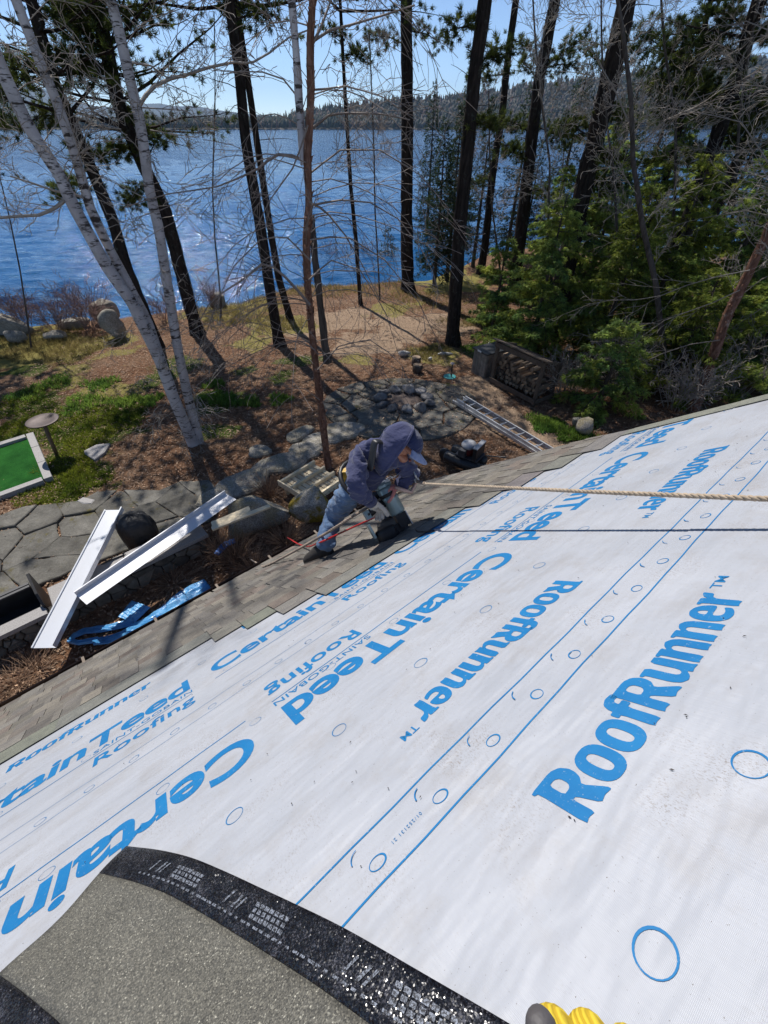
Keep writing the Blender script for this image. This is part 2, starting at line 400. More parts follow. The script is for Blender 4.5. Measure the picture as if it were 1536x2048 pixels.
# walls and the far slope of the roof, so the house stands as a body from any side
def wall_parts():
    def W3(u, v, z):
        p = RO+EA*u+DV*v; return np.array([p[0], p[1], z])
    hv = np.array([DV[0], DV[1], 0]); hv /= np.linalg.norm(hv)
    mb = MB(); v = EAVE_V-.35
    top = R3(0, v, -.06)[2]
    a = W3(LEFT_U+.2, v, 0); b = W3(RAKE_U-.25, v, 0)
    mb.bar((a[0], a[1], top/2), (b[0], b[1], top/2), .15, top)
    mb.build('front_wall', m_siding, house)
    rdg = R3(0, RIDGE_V, 0); bk = rdg - hv*4.0
    mb = MB(); rz = rdg[2]
    p = [W3(RAKE_U-.25, v, 0)+hv*0, None, None, None, None]
    e0 = W3(RAKE_U-.25, v, -.1); r0 = W3(RAKE_U-.25, RIDGE_V, 0); far = r0 - hv*(np.linalg.norm((e0-r0)[:2]))
    poly = [(e0[0], e0[1], -.1), (e0[0], e0[1], top-.03), (r0[0], r0[1], rz-.12), (far[0], far[1], top-.03), (far[0], far[1], -.1)]
    mb.prism(poly, .14, n=-EA); mb.build('gable_wall', m_siding, house)
    mb = MB(); dl = DV.copy(); dl[:2] *= -1
    A = R3(LEFT_U, RIDGE_V, -.05); B = R3(RAKE_U, RIDGE_V, -.05); q = [A, B, B+dl*(EAVE_V-RIDGE_V), A+dl*(EAVE_V-RIDGE_V)]
    nb = np.array([-NV[0], -NV[1], NV[2]]); mb.prism(q, .05, n=nb); mb.build('back_slope', m_back, house)
wall_parts()
# underlayment: three rolls lapped down the slope
def under_mat():
    m, t, b, out = nodes('white_underlayment')
    tc = N(t, 'ShaderNodeTexCoord'); co = tc.outputs['Object']
    n1 = noise(t, co, 2.2, 5, .6)
    mp = N(t, 'ShaderNodeMapping'); mp.inputs['Scale'].default_value = (26, 1.6, 1); mp.inputs['Rotation'].default_value = (0, 0, rad(7)); L(t, co, mp.inputs[0])
    st = noise(t, mp.outputs[0], 3, 4, .65)
    col = ramp(t, n1, [(.3, (.36, .378, .42)), (.7, (.435, .45, .49))])
    # mud scuffs: fine brown specks gathered in patches
    pt = ramp(t, noise(t, co, 4.3, 4, .65), [(.50, (0, 0, 0)), (.68, (1, 1, 1))])
    mp2 = N(t, 'ShaderNodeMapping'); mp2.inputs['Scale'].default_value = (1, .45, 1); mp2.inputs['Rotation'].default_value = (0, 0, rad(-35)); L(t, co, mp2.inputs[0])
    sp = ramp(t, noise(t, mp2.outputs[0], 330, 3, .85), [(.54, (0, 0, 0)), (.62, (1, 1, 1))])
    f = mixc(t, 1.0, pt, sp, 'MULTIPLY')
    f2 = ramp(t, noise(t, co, 210, 2, .9), [(.70, (0, 0, 0)), (.735, (.9, .9, .9))])
    col = mixc(t, mixc(t, 1.0, f, (.75, .75, .75), 'MULTIPLY'), col, (.20, .155, .12)); col = mixc(t, f2, col, (.11, .09, .075))
    sm = ramp(t, noise(t, co, 5, 6, .7), [(.50, (0, 0, 0)), (.75, (.5, .5, .5))]); col = mixc(t, sm, col, (.30, .275, .255))
    L(t, col, b.inputs['Base Color']); b.inputs['Roughness'].default_value = .42; b.inputs['Specular IOR Level'].default_value = .45
    # weave and soft rolls of the sheet
    bx = N(t, 'ShaderNodeTexWave', Scale=210.0, wave_type='BANDS', bands_direction='X'); L(t, co, bx.inputs[0])
    by = N(t, 'ShaderNodeTexWave', Scale=210.0, wave_type='BANDS', bands_direction='Y'); L(t, co, by.inputs[0])
    w = N(t, 'ShaderNodeMath', operation='ADD'); L(t, bx.outputs['Fac'], w.inputs[0]); L(t, by.outputs['Fac'], w.inputs[1])
    b1 = bump(t, b, w.outputs[0], .25, .0006)
    mp3 = N(t, 'ShaderNodeMapping'); mp3.inputs['Scale'].default_value = (1.0, 3.2, 1); mp3.inputs['Rotation'].default_value = (0, 0, rad(12)); L(t, co, mp3.inputs[0])
    b2 = N(t, 'ShaderNodeBump', Strength=.6, Distance=.035); L(t, noise(t, mp3.outputs[0], 3.0, 3, .5), b2.inputs['Height'])
    b3 = N(t, 'ShaderNodeBump', Strength=.3, Distance=.003); L(t, st, b3.inputs['Height']); L(t, b2.outputs[0], b3.inputs['Normal'])
    L(t, b3.outputs[0], b1.inputs['Normal'])
    return m
m_under = under_mat()
def ink_mat():
    m, t, b, out = nodes('blue_ink'); tc = N(t, 'ShaderNodeTexCoord'); co = tc.outputs['Object']
    c = ramp(t, noise(t, co, 7, 5, .7), [(.3, (.006, .135, .345)), (.7, (.012, .178, .415))])
    sp = ramp(t, noise(t, co, 120, 3, .8), [(.63, (0, 0, 0)), (.70, (.8, .8, .8))]); c = mixc(t, sp, c, (.22, .31, .42))
    L(t, c, b.inputs['Base Color']); b.inputs['Roughness'].default_value = .55; b.inputs['Specular IOR Level'].default_value = .3
    return m
m_ink = ink_mat()
SH = []
for k, (v0, v1, h) in enumerate(((1.78, 4.5, 0.0), (.60, 1.87, .0018), (RIDGE_V, .705, .0036))):
    us = np.linspace(LEFT_U, RAKE_U-.01, 60); V = []; Fs = []
    edge = v1 + .006*np.sin(us*2.1+k)+.003*np.sin(us*7.3)
    for u, e in zip(us, edge): V += [(u, v0, h), (u, e, h), (u, e, h-.0014)]
    for i in range(59):
        a = i*3; Fs += [(a, a+3, a+4, a+1), (a+1, a+4, a+5, a+2)]
    o = roofpart('underlayment', pydata('underlayment', V, Fs), house, m_under); SH.append((o, h))
# ---- printed lettering: flat ink just on the sheet
def outline_mesh(polys):
    cu = bpy.data.curves.new('tmp', 'CURVE'); cu.dimensions = '2D'; cu.fill_mode = 'BOTH'
    for P in polys:
        sp = cu.splines.new('POLY'); sp.points.add(len(P)-1); sp.use_cyclic_u = True
        for q, p in zip(sp.points, P): q.co = (p[0], p[1], 0, 1)
    ob = bpy.data.objects.new('tmp', cu); COL.objects.link(ob); C.view_layer.update()
    me = bpy.data.meshes.new_from_object(ob.evaluated_get(C.evaluated_depsgraph_get()))
    V = np.array([v.co[:] for v in me.vertices]).reshape(-1, 3); Fs = [tuple(p.vertices) for p in me.polygons]
    bpy.data.objects.remove(ob); bpy.data.curves.remove(cu); bpy.data.meshes.remove(me)
    return V, Fs
def font_mesh(txt, off=0.0, spacing=1.0):
    cu = bpy.data.curves.new('tmp', 'FONT'); cu.body = txt; cu.offset = off; cu.space_character = spacing; cu.resolution_u = 6; cu.fill_mode = 'FRONT'
    ob = bpy.data.objects.new('tmp', cu); COL.objects.link(ob); C.view_layer.update()
    me = bpy.data.meshes.new_from_object(ob.evaluated_get(C.evaluated_depsgraph_get()))
    V = np.array([v.co[:] for v in me.vertices]).reshape(-1, 3); Fs = [tuple(p.vertices) for p in me.polygons]
    bpy.data.objects.remove(ob); bpy.data.curves.remove(cu); bpy.data.meshes.remove(me)
    return V, Fs
def chaikin(P, r=.22, it=2):
    P = [np.array(p, float) for p in P]
    for _ in range(it):
        Q = []
        for i, p in enumerate(P):
            q = P[(i+1) % len(P)]; Q += [p+(q-p)*r, q-(q-p)*r]
        P = Q
    return [tuple(p) for p in P]
def ell(cx, cy, rx, ry, n=28, p=2.5):
    out = []
    for i in range(n):
        t = 2*math.pi*i/n; a, b = math.cos(t), math.sin(t)
        out.append((cx+rx*math.copysign(abs(a)**(2/p), a), cy+ry*math.copysign(abs(b)**(2/p), b)))
    return out
GL = {  # a flared condensed display face: advance, outlines
 'R': (.74, [chaikin([(0, 0), (.11, .03), (.23, 0), (.22, .38), (.29, .38), (.42, .0), (.56, .03), (.70, .0), (.70, .07), (.52, .42), (.63, .52), (.67, .64), (.67, .76), (.60, .91), (.44, 1), (-.07, 1), (-.07, .93), (.0, .90)], .16, 1), chaikin([(.22, .54), (.22, .84), (.36, .84), (.43, .77), (.43, .61), (.36, .54)], .2, 1)]),
 'o': (.68, [ell(.32, .40, .32, .415), ell(.32, .40, .105, .245, 20)]),
 'f': (.46, [chaikin([(.08, 0), (.19, .02), (.31, 0), (.30, .60), (.43, .60), (.43, .77), (.30, .77), (.31, .86), (.37, .90), (.47, .88), (.49, 1.03), (.30, 1.06), (.15, 1.0), (.09, .88), (.08, .77), (-.02, .77), (-.02, .60), (.08, .60)], .16, 1)]),
 'u': (.70, [chaikin([(-.03, .80), (-.03, .73), (.03, .70), (.03, .22), (.08, .06), (.20, -.02), (.32, .01), (.42, .10), (.43, 0), (.54, .02), (.67, 0), (.64, .10), (.64, .80), (.42, .80), (.42, .25), (.36, .17), (.29, .17), (.25, .24), (.25, .80)], .16, 1)]),
 'n': (.70, [chaikin([(.02, 0), (.13, .02), (.25, 0), (.25, .55), (.31, .63), (.38, .63), (.42, .55), (.42, 0), (.53, .02), (.65, 0), (.64, .58), (.58, .74), (.46, .82), (.33, .78), (.24, .69), (.24, .80), (-.04, .80), (-.04, .73), (.03, .70)], .16, 1)]),
 'e': (.65, [chaikin([(.60, .36), (.61, .48), (.56, .66), (.45, .78), (.30, .82), (.14, .77), (.04, .63), (0, .40), (.04, .16), (.15, .02), (.32, -.02), (.48, .02), (.58, .09), (.57, .24), (.44, .17), (.33, .16), (.25, .21), (.23, .36)], .2, 2), chaikin([(.23, .47), (.245, .6), (.31, .67), (.37, .61), (.39, .47)], .2, 1)]),
 'r': (.50, [chaikin([(.02, 0), (.13, .02), (.25, 0), (.25, .48), (.31, .58), (.46, .61), (.48, .83), (.38, .82), (.29, .76), (.24, .66), (.24, .80), (-.04, .80), (-.04, .73), (.03, .70)], .16, 1)]),
}
def roofrunner():
    x = 0; V = np.zeros((0, 3)); Fs = []
    for ch in 'RoofRunner':
        adv, pol = GL[ch]; v, f = outline_mesh(pol); v[:, 0] += x; n = len(V); V = np.vstack([V, v]); Fs += [tuple(i+n for i in q) for q in f]; x += adv-.015
    return V, Fs, x
class Print:
    def __init__(s): s.V = []; s.F = []
    def add(s, V, Fs):
        n = len(s.V); s.V += [tuple(v) for v in V]; s.F += [tuple(i+n for i in f) for f in Fs]
    def text(s, VF, u0, u1, base, cap, flip=False):
        """lettering from u0 to u1 with its baseline at base; cap = cap height; flip reads the other way"""
        V, Fs = VF; x0, x1 = V[:, 0].min(), V[:, 0].max(); ym = cap[1]
        sg = -1 if flip else 1
        s.add([(u0+(v[0]-x0)/(x1-x0)*(u1-u0), base+sg*v[1]/ym*cap[0], 0) for v in V], Fs)
    def quad(s, u0, u1, v0, v1): s.add([(u0, v0, 0), (u1, v0, 0), (u1, v1, 0), (u0, v1, 0)], [(0, 1, 2, 3)])
    def line(s, u0, u1, v, w, wob=.0):
        us = np.linspace(u0, u1, max(2, int((u1-u0)/.05))); P = []
        ph = random.random()*6
        for u in us:
            d = wob*math.sin(u*9+ph)+wob*.6*math.sin(u*31); P += [(u, v+d-w/2, 0), (u, v+d+w/2, 0)]
        s.add(P, [(2*i, 2*i+2, 2*i+3, 2*i+1) for i in range(len(us)-1)])
    def ring(s, u, v, r, w, a0=0, a1=2*math.pi, sq=1.0, rot=0):
        n = 26; P = []; ph = random.random()*6; full = abs(a1-a0-2*math.pi) < 1e-6
        for i in range(n+1):
            a = a0+(a1-a0)*i/n; k = 1+.05*math.sin(2*a+ph); ww = w*(.8+.3*math.sin(a+ph))
            for q in (r*k-ww/2, r*k+ww/2):
                x, y = q*math.cos(a), q*sq*math.sin(a); P.append((u+x*math.cos(rot)-y*math.sin(rot), v+x*math.sin(rot)+y*math.cos(rot), 0))
        s.add(P, [(2*i, 2*i+2, 2*i+3, 2*i+1) for i in range(n)])
    def build(s, sheet):
        o, h = sheet
        me = pydata('print', [(v[0], v[1], h+.0009) for v in s.V], s.F)
        q = link('print', me, o, m_ink); return q
RRV, RRF, _ = roofrunner(); RR = (RRV, RRF)
CT = font_mesh('CertainTeed', .027, .98); SG = font_mesh('SAINT-GOBAIN', .004, 1.05); RF = font_mesh('Roofing', .017, 1.04); TM = font_mesh('TM', .006, 1.0); DT = font_mesh('01/252131 21', 0.0, 1.3)
capF = font_mesh('d', 0)[0][:, 1].max(); capC = font_mesh('I', 0)[0][:, 1].max()
PER = 1.193
# upper roll (nearest)
p = Print()
for k in (-2, -1, 0, 1, 2):
    a = .338+k*PER
    if a+.8 > RAKE_U: continue
    p.text(RR, a-.01, a+.655, .447, (.101, 1.0)); p.text(TM, a+.675, a+.735, .505, (.022, capC))
p.line(LEFT_U, RAKE_U-.03, .652, .0042, .0015)
for k in range(-12, 19):
    u = .078+k*.1519+random.uniform(-.004, .004); p.ring(u, .690, .0155, .0034, sq=.86)
    p.ring(u-.012, .722, .024, .0028, 1.75, 3.0)
for k in range(-6, 9): p.ring(.247+k*.2985, .309, .0235, .0036, sq=1.0)
p.text(DT, .185, .115, .7, (.0075, capC), True)
for k in (-3, -2, -1, 0, 1, 2):                       # the print goes on up the slope
    a = .09+k*PER
    if -3.5 < a < RAKE_U-.1:
        p.text(CT, a, a+1.083, -.035, (.152, capF)); p.line(a-.002, a+1.083, -.119, .0042, .0012); p.text(SG, a+.677, a+1.087, -.098, (.033, capC)); p.text(RF, a+.688, a+1.087, -.225, (.080, capF))
    b = 1.013+k*PER; p.text(RR, b, b-.672, -1.29, (.098, 1.0), True); c = 1.198+k*PER
    p.text(CT, c, c-1.075, -.82, (.152, capF), True); p.line(c-1.084, c+.01, -.733, .0048, .0012); p.text(SG, c-.672, c-1.084, -.747, (.033, capC), True); p.text(RF, c-.672, c-1.078, -.608, (.090, capF), True)
p.line(LEFT_U, RAKE_U-.03, -.37, .0042, .0015); p.line(LEFT_U, RAKE_U-.03, -.478, .0042, .0015)
for k in range(-20, 19): p.ring(.1+k*.1519, -.43, .0155, .0034, sq=.86)
p.build(SH[2])
# middle roll (reads the other way)
p = Print()
for k in (-2, -1, 0, 1, 2):
    b = 1.013+k*PER
    if b < RAKE_U: p.text(RR, b, b-.672, .966, (.098, 1.0), True); p.text(TM, b-.69, b-.738, .905, (.024, capC), True)
    c = 1.198+k*PER
    if c-1.09 < RAKE_U:
        p.text(CT, c, c-1.075, 1.436, (.152, capF), True)
        p.text(SG, c-.672, c-1.084, 1.509, (.033, capC), True); p.line(c-1.084, c+.01, 1.523, .0048, .0012)
        p.text(RF, c-.672, c-1.078, 1.648, (.090, capF), True)
p.line(LEFT_U, RAKE_U-.03, .760, .0042, .0015)
for k in range(-10, 11): p.ring(.196+k*.3015, 1.104, .0215, .0026, sq=.95); p.ring(.044+k*.2985-.005, 1.473, .019, .0015, sq=.95)
p.line(LEFT_U, RAKE_U-.03, 1.80, .0018, .002)
for k in range(-18, 19): p.ring(.089+k*.1460, 1.834, .0165, .0022, sq=.95)
p.build(SH[1])
# lower roll
p = Print()
for k in (-2, -1, 0, 1, 2):
    a = .0+k*PER
    if a < RAKE_U-.1:
        p.text(CT, a, a+1.083, 2.212, (.152, capF)); p.line(a-.002, a+1.083, 2.128, .0042, .0012)
        p.text(SG, a+.677, a+1.087, 2.149, (.033, capC)); p.text(RF, a+.688, a+1.087, 2.022, (.080, capF))
    b = -.945+k*PER; p.text(RR, b, b+.66, 2.660, (.092, 1.0))
for k in range(-10, 11): p.ring(-.02+k*.2985, 2.50, .02, .002, sq=.95); p.ring(.06+k*.3015, 2.165, .018, .0012, sq=.95)
p.line(LEFT_U, RAKE_U-.03, 1.905, .0018, .002)
q = p.build(SH[0])
# a clip so that nothing printed passes the rake
for o in bpy.data.objects:
    if o.name.split('.')[0] == 'print':
        bm = bmesh.new(); bm.from_mesh(o.data)
        bmesh.ops.bisect_plane(bm, geom=bm.verts[:]+bm.edges[:]+bm.faces[:], plane_co=(RAKE_U-.02, 0, 0), plane_no=(1, 0, 0), clear_outer=True)
        bmesh.ops.bisect_plane(bm, geom=bm.verts[:]+bm.edges[:]+bm.faces[:], plane_co=(LEFT_U+.02, 0, 0), plane_no=(-1, 0, 0), clear_outer=True)
        bm.to_mesh(o.data); bm.free()
# ---- shingles
def shingle_mat(name, sat=1.0):
    m, t, b, out = nodes(name); tc = N(t, 'ShaderNodeTexCoord'); co = tc.outputs['Object']
    oi = N(t, 'ShaderNodeObjectInfo')
    ad = N(t, 'ShaderNodeVectorMath', operation='ADD'); L(t, co, ad.inputs[0])
    sc = N(t, 'ShaderNodeVectorMath', operation='SCALE'); L(t, oi.outputs['Location'], sc.inputs[0]); sc.inputs['Scale'].default_value = 3.7; L(t, sc.outputs[0], ad.inputs[1])
    a = N(t, 'ShaderNodeVertexColor', layer_name='tone')
    g = ramp(t, noise(t, ad.outputs[0], 330, 2, .9), [(.34, (.50, .50, .52)), (.5, (1, 1, 1)), (.66, (1.6, 1.55, 1.45))])
    c = mixc(t, 1.0, a.outputs['Color'], g, 'MULTIPLY')
    g2 = ramp(t, noise(t, ad.outputs[0], 14, 4, .7), [(.3, (.78, .78, .80)), (.7, (1.18, 1.16, 1.12))]); c = mixc(t, 1.0, c, g2, 'MULTIPLY')
    c = mixc(t, 1.0, c, (.84, .83, .83), 'MULTIPLY'); L(t, c, b.inputs['Base Color']); b.inputs['Roughness'].default_value = .9; b.inputs['Specular IOR Level'].default_value = .25
    bump(t, b, noise(t, ad.outputs[0], 420, 2, .8), .7, .0016)
    return m
m_sh = shingle_mat('weathered_shingle')
TONES = [(.218, .203, .175), (.196, .186, .168), (.182, .166, .150), (.222, .208, .184), (.166, .158, .148), (.192, .165, .146), (.210, .202, .186), (.190, .182, .160)]
HEADT = (.200, .198, .184)
SW, SHH = .995, .337
def shingle_mesh(seed, u0=0.0, u1=SW):
    """one laminated shingle: x across, y from head (0) to butt (SHH), z up; raised tabs along the butt"""
    r = random.Random(seed); V = []; Fs = []; Cc = []
    def bx(x0, x1, y0, y1, z0, z1, col):
        n = len(V); V.extend([(x0, y0, z0), (x1, y0, z0), (x1, y1, z0), (x0, y1, z0), (x0, y0, z1), (x1, y0, z1), (x1, y1, z1), (x0, y1, z1)])
        Fs.extend([tuple(i+n for i in f) for f in ((4, 5, 6, 7), (0, 1, 5, 4), (1, 2, 6, 5), (2, 3, 7, 6), (3, 0, 4, 7))]); Cc.extend([col]*8)
    hv = [c*r.uniform(.94, 1.05) for c in HEADT]
    bx(u0, u1, 0, SHH-.150, 0, .0022, hv)
    x = u0; up = r.random() < .5; seg = []
    while x < u1-.02:
        w = r.uniform(.085, .20); seg.append((x, min(u1, x+w), up)); x += w; up = not up
    for x0, x1, up in seg:
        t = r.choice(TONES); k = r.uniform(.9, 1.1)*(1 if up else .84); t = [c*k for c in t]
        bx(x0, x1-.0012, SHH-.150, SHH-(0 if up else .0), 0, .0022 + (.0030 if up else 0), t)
    return pydata('shingle', V, Fs, Cc)
proto = [shingle_mesh(i) for i in range(14)]
EXPO = .1425
def warp(u, v): return .075*u*max(0.0, (v-2.9)/1.75)
lefts = {11: .09, 12: .265, 13: .456, 14: .687, 15: 1.86, 16: 2.10, 17: 2.40, 18: 2.66}
cnt = 0
for i in range(0, 19):
    b = 4.64-EXPO*i; top = b-SHH
    off = (i*.283) % SW
    u = -3.6+off-SW
    rowl = lefts.get(i, LEFT_U)
    # columns run from the row's own left end so that the stair of ends stands as laid
    if i in lefts: us = list(np.arange(rowl, RAKE_U, SW))
    else: us = list(np.arange(u, RAKE_U, SW))
    for x in us:
        x0, x1 = max(x, rowl), min(x+SW, RAKE_U+.012)
        if x1-x0 < .06: continue
        full = x1-x0 > SW-.02
        if full: me = proto[(cnt*5+i) % 14]
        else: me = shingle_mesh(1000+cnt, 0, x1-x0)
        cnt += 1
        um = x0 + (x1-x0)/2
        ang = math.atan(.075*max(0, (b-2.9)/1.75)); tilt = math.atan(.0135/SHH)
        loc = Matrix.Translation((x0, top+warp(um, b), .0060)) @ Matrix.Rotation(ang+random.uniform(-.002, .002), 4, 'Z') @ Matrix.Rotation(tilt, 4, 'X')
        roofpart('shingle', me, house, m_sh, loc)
# starter strip up the rake
for j in range(6):
    v1 = 2.32-j*.62
    me = pydata('starter_strip', *slab(0, .125, -.617, 0, 0, .003), col=[(.215, .225, .195)]*8)
    roofpart('starter_strip', me, house, m_sh, Matrix.Translation((RAKE_U-.112, v1, .0065)) @ Matrix.Rotation(rad(.15), 4, 'X'))
# ---- gutter along the eave
m_gut = mat('dark_brown_gutter', (.045, .026, .020), .45, var=.3, bmp=.1); m_rust = mat('rust_edge', (.15, .055, .03), .6)
def gutter():
    g = thing('tmpg', None, None); bpy.data.objects.remove(g)
    hv = np.array([DV[0], DV[1], 0]); hv /= np.linalg.norm(hv); up = np.array([0, 0, 1.])
    prof = [(0, .0), (0, -.11), (.075, -.11), (.105, -.06), (.115, -.012), (.112, -.004), (.104, -.012), (.095, -.055), (.070, -.102), (.006, -.102), (.006, 0)]
    V = []; us = np.linspace(LEFT_U, RAKE_U+.01, 24)
    for u in us:
        o = R3(u, EAVE_V+.004+warp(u, 4.64), -.02)
        for a, z in prof: V.append(o+hv*a+up*z)
    n = len(prof); Fs = [(i*n+k, (i+1)*n+k, (i+1)*n+(k+1) % n, i*n+(k+1) % n) for i in range(len(us)-1) for k in range(n)]
    Fs += [tuple(range(n)), tuple(reversed(range((len(us)-1)*n, len(us)*n)))]
    go = mesh_np('gutter', V, Fs, m_gut, house)
    for u in np.arange(LEFT_U+.3, RAKE_U, .62):
        o = R3(u, EAVE_V+warp(u, 4.64), -.012); mb = MB(); mb.bar(o, o+hv*.112, .022, .004)
        br = mb.build('gutter_bracket', mat_cache('bracket', (.22, .17, .13)), None); br.location = br.location - Vector(rootloc(house)); br.parent = go
_mc = {}
def mat_cache(n, c, **k):
    if n not in _mc: _mc[n] = mat(n, c, **k)
    return _mc[n]
gutter()
# ================================================================== TREES
def bark_mat(name, dark, light, ring=6, stretch=.18, bs=.8, dist=.03, spot=None):
    m, t, b, out = nodes(name); tc = N(t, 'ShaderNodeTexCoord')
    mp = N(t, 'ShaderNodeMapping'); mp.inputs['Scale'].default_value = (1, 1, stretch); L(t, tc.outputs['Object'], mp.inputs[0])
    n = noise(t, mp.outputs[0], 14, 6, .7); c = ramp(t, n, [(.32, dark), (.68, light)])
    if spot:
        c = mixc(t, ramp(t, noise(t, tc.outputs['Object'], 5, 5, .7), [(.58, (0, 0, 0)), (.66, (1, 1, 1))]), c, spot)
    L(t, c, b.inputs['Base Color']); b.inputs['Roughness'].default_value = .95; b.inputs['Specular IOR Level'].default_value = .1
    bump(t, b, n, bs, dist); return m
def birch_mat():
    m, t, b, out = nodes('birch_bark'); tc = N(t, 'ShaderNodeTexCoord')
    mp = N(t, 'ShaderNodeMapping'); mp.inputs['Scale'].default_value = (1, 1, 4.5); L(t, tc.outputs['Object'], mp.inputs[0])
    n = noise(t, mp.outputs[0], 4, 5, .65); n2 = noise(t, tc.outputs['Object'], 3, 4, .6); n4 = noise(t, mp.outputs[0], 1.7, 4, .8)
    c = ramp(t, n2, [(.3, (.36, .33, .325)), (.7, (.60, .57, .565))])
    c = mixc(t, ramp(t, n, [(.57, (0, 0, 0)), (.63, (1, 1, 1))]), c, (.05, .04, .035))
    c = mixc(t, ramp(t, n4, [(.55, (0, 0, 0)), (.62, (1, 1, 1))]), c, (.045, .035, .03))
    L(t, c, b.inputs['Base Color']); b.inputs['Roughness'].default_value = .75
    bump(t, b, n, .5, .01); return m
m_pine = bark_mat('pine_bark', (.010, .008, .007), (.052, .040, .034), spot=(.065, .07, .058))
m_birch = birch_mat()
m_rbirch = bark_mat('peeling_river_birch_bark', (.085, .035, .022), (.30, .175, .125), stretch=.3, spot=(.36, .27, .22), dist=.03)
m_grey = bark_mat('grey_bark', (.05, .04, .033), (.15, .125, .105))
m_twig = mat('bare_twig', (.25, .205, .175), .8, bmp=0); m_twigp = mat('pale_twig', (.34, .295, .25), .8, bmp=0); m_purple = mat('reddish_twig', (.24, .155, .135), .8, bmp=0)
def leafmat(name, a, b_):
    m, t, b, out = nodes(name); v = N(t, 'ShaderNodeVertexColor', layer_name='tone'); tc = N(t, 'ShaderNodeTexCoord')
    c = ramp(t, noise(t, tc.outputs['Object'], .9, 3, .6), [(.35, a), (.65, b_)]); c = mixc(t, 1.0, c, v.outputs['Color'], 'MULTIPLY')
    L(t, c, b.inputs['Base Color']); b.inputs['Roughness'].default_value = .6; b.inputs['Specular IOR Level'].default_value = .3
    tr = N(t, 'ShaderNodeBsdfTranslucent'); L(t, c, tr.inputs[0]); mx = N(t, 'ShaderNodeMixShader'); mx.inputs[0].default_value = .58
    L(t, b.outputs[0], mx.inputs[1]); L(t, tr.outputs[0], mx.inputs[2]); L(t, mx.outputs[0], out.inputs[0]); return m
m_needle = leafmat('pine_needles', (.035, .060, .016), (.105, .125, .030))
m_hem = leafmat('hemlock_leaf', (.15, .27, .10), (.36, .40, .075))
m_spruce = leafmat('spruce_needles', (.018, .036, .017), (.040, .065, .026))
def blades(centers, dirs, n, ln, wd, spread, seed, drop=0.0, tone=(.6, 1.35)):
    """n slim leaves round every centre, leaning along its direction -> triangles, tones"""
    r = np.random.default_rng(seed); Cn = np.repeat(np.asarray(centers), n, 0); Dn = np.repeat(np.asarray(dirs), n, 0); k = len(Cn)
    d = Dn + r.normal(0, spread, (k, 3)); d[:, 2] -= drop; d /= np.linalg.norm(d, axis=1, keepdims=True)+1e-9
    l = ln*r.uniform(.6, 1.3, (k, 1)); sd = np.cross(d, r.normal(0, 1, (k, 3))); sd /= np.linalg.norm(sd, axis=1, keepdims=True)+1e-9
    b = Cn + r.normal(0, ln*.15, (k, 3)); V = np.stack([b-sd*wd/2, b+sd*wd/2, b+d*l], 1).reshape(-1, 3)
    tn = np.repeat(np.repeat(r.uniform(tone[0], tone[1], len(centers)), n)*r.uniform(.8, 1.2, k), 3)
    return V, np.arange(k*3).reshape(-1, 3), np.stack([tn*1.02, tn, tn*.9], 1)
def resample(P, K):
    P = np.asarray(P, float); d = np.concatenate([[0], np.cumsum(np.linalg.norm(np.diff(P, axis=0), axis=1))]); s = np.linspace(0, d[-1], K)
    return np.stack([np.interp(s, d, P[:, i]) for i in range(3)], 1)
def wander(p, d, L_, K, amp, rise, r):
    P = [np.array(p, float)]; d = np.array(d, float); d /= np.linalg.norm(d)
    for _ in range(K-1):
        d = d + r.normal(0, amp, 3); d[2] += rise; d /= np.linalg.norm(d); P.append(P[-1]+d*L_/(K-1))
    return np.array(P), d
class Twigs:
    """bare branches in three orders: everything resampled to five points, meshed in one go"""
    def __init__(s, seed): s.P = []; s.R = []; s.r = np.random.default_rng(seed)
    def path(s, P, r0, r1): s.P.append(resample(P, 5)); s.R.append(np.linspace(r0, r1, 5))
    def spawn(s, P, r0, r1, L_, level, n, droop=0.0, amp=.22, ang=.8, t0=.15, bias=None):
        """side twigs along path P"""
        P = np.asarray(P, float); r = s.r
        for k in range(n):
            t = t0+(1-t0)*(k+r.random())/n; x = t*(len(P)-1); i = min(int(x), len(P)-2); f = x-i
            p = P[i]*(1-f)+P[i+1]*f; d = P[i+1]-P[i]; d = d/(np.linalg.norm(d)+1e-9)
            q = r.normal(0, 1, 3); q -= d*np.dot(q, d); q /= np.linalg.norm(q)+1e-9
            dd = d*math.cos(ang)+q*math.sin(ang)*r.uniform(.7, 1.3)
            if bias is not None: dd = dd + bias
            l = L_*r.uniform(.5, 1.25)*(1-.35*t); rr = (r0*(1-t)+r1*t)*.55
            Q, _ = wander(p, dd, l, 5, amp, -droop*r.uniform(.3, 1.5), r); s.P.append(Q); s.R.append(np.linspace(rr, max(rr*.4, .0016), 5))
            if level > 1: s.spawn(Q, rr, rr*.4, l*.5, level-1, max(3, int(n*.62)) if level > 2 else r.integers(3, 6), droop, amp*1.1, .7, .2)
    def build(s, name, m, parent, min_r=.0028, sides=3):
        if not s.P: return
        V, Fq = tubes(np.array(s.P), np.maximum(np.array(s.R), min_r), sides); return mesh_np(name, V, Fq, m, parent, kind='stuff')
def trunk_mesh(P, R, m, parent, sides=12, name='trunk', rough=.05, seed=0):
    K = max(14, int(np.linalg.norm(P[-1]-P[0])/.22)); K = min(K, 60); d = np.concatenate([[0], np.cumsum(np.linalg.norm(np.diff(P, axis=0), axis=1))]); Q = resample(P, K)
    Rr = np.interp(np.linspace(0, d[-1], K), d, R); r = np.random.default_rng(seed)
    V, Fq = tubes(Q[None], Rr[None], sides); V = V.reshape(K, sides, 3); nrm = V-Q[:, None]; V = V + nrm*r.normal(0, rough, (K, sides, 1))
    return mesh_np(name, V.reshape(-1, 3), Fq, m, parent, True)
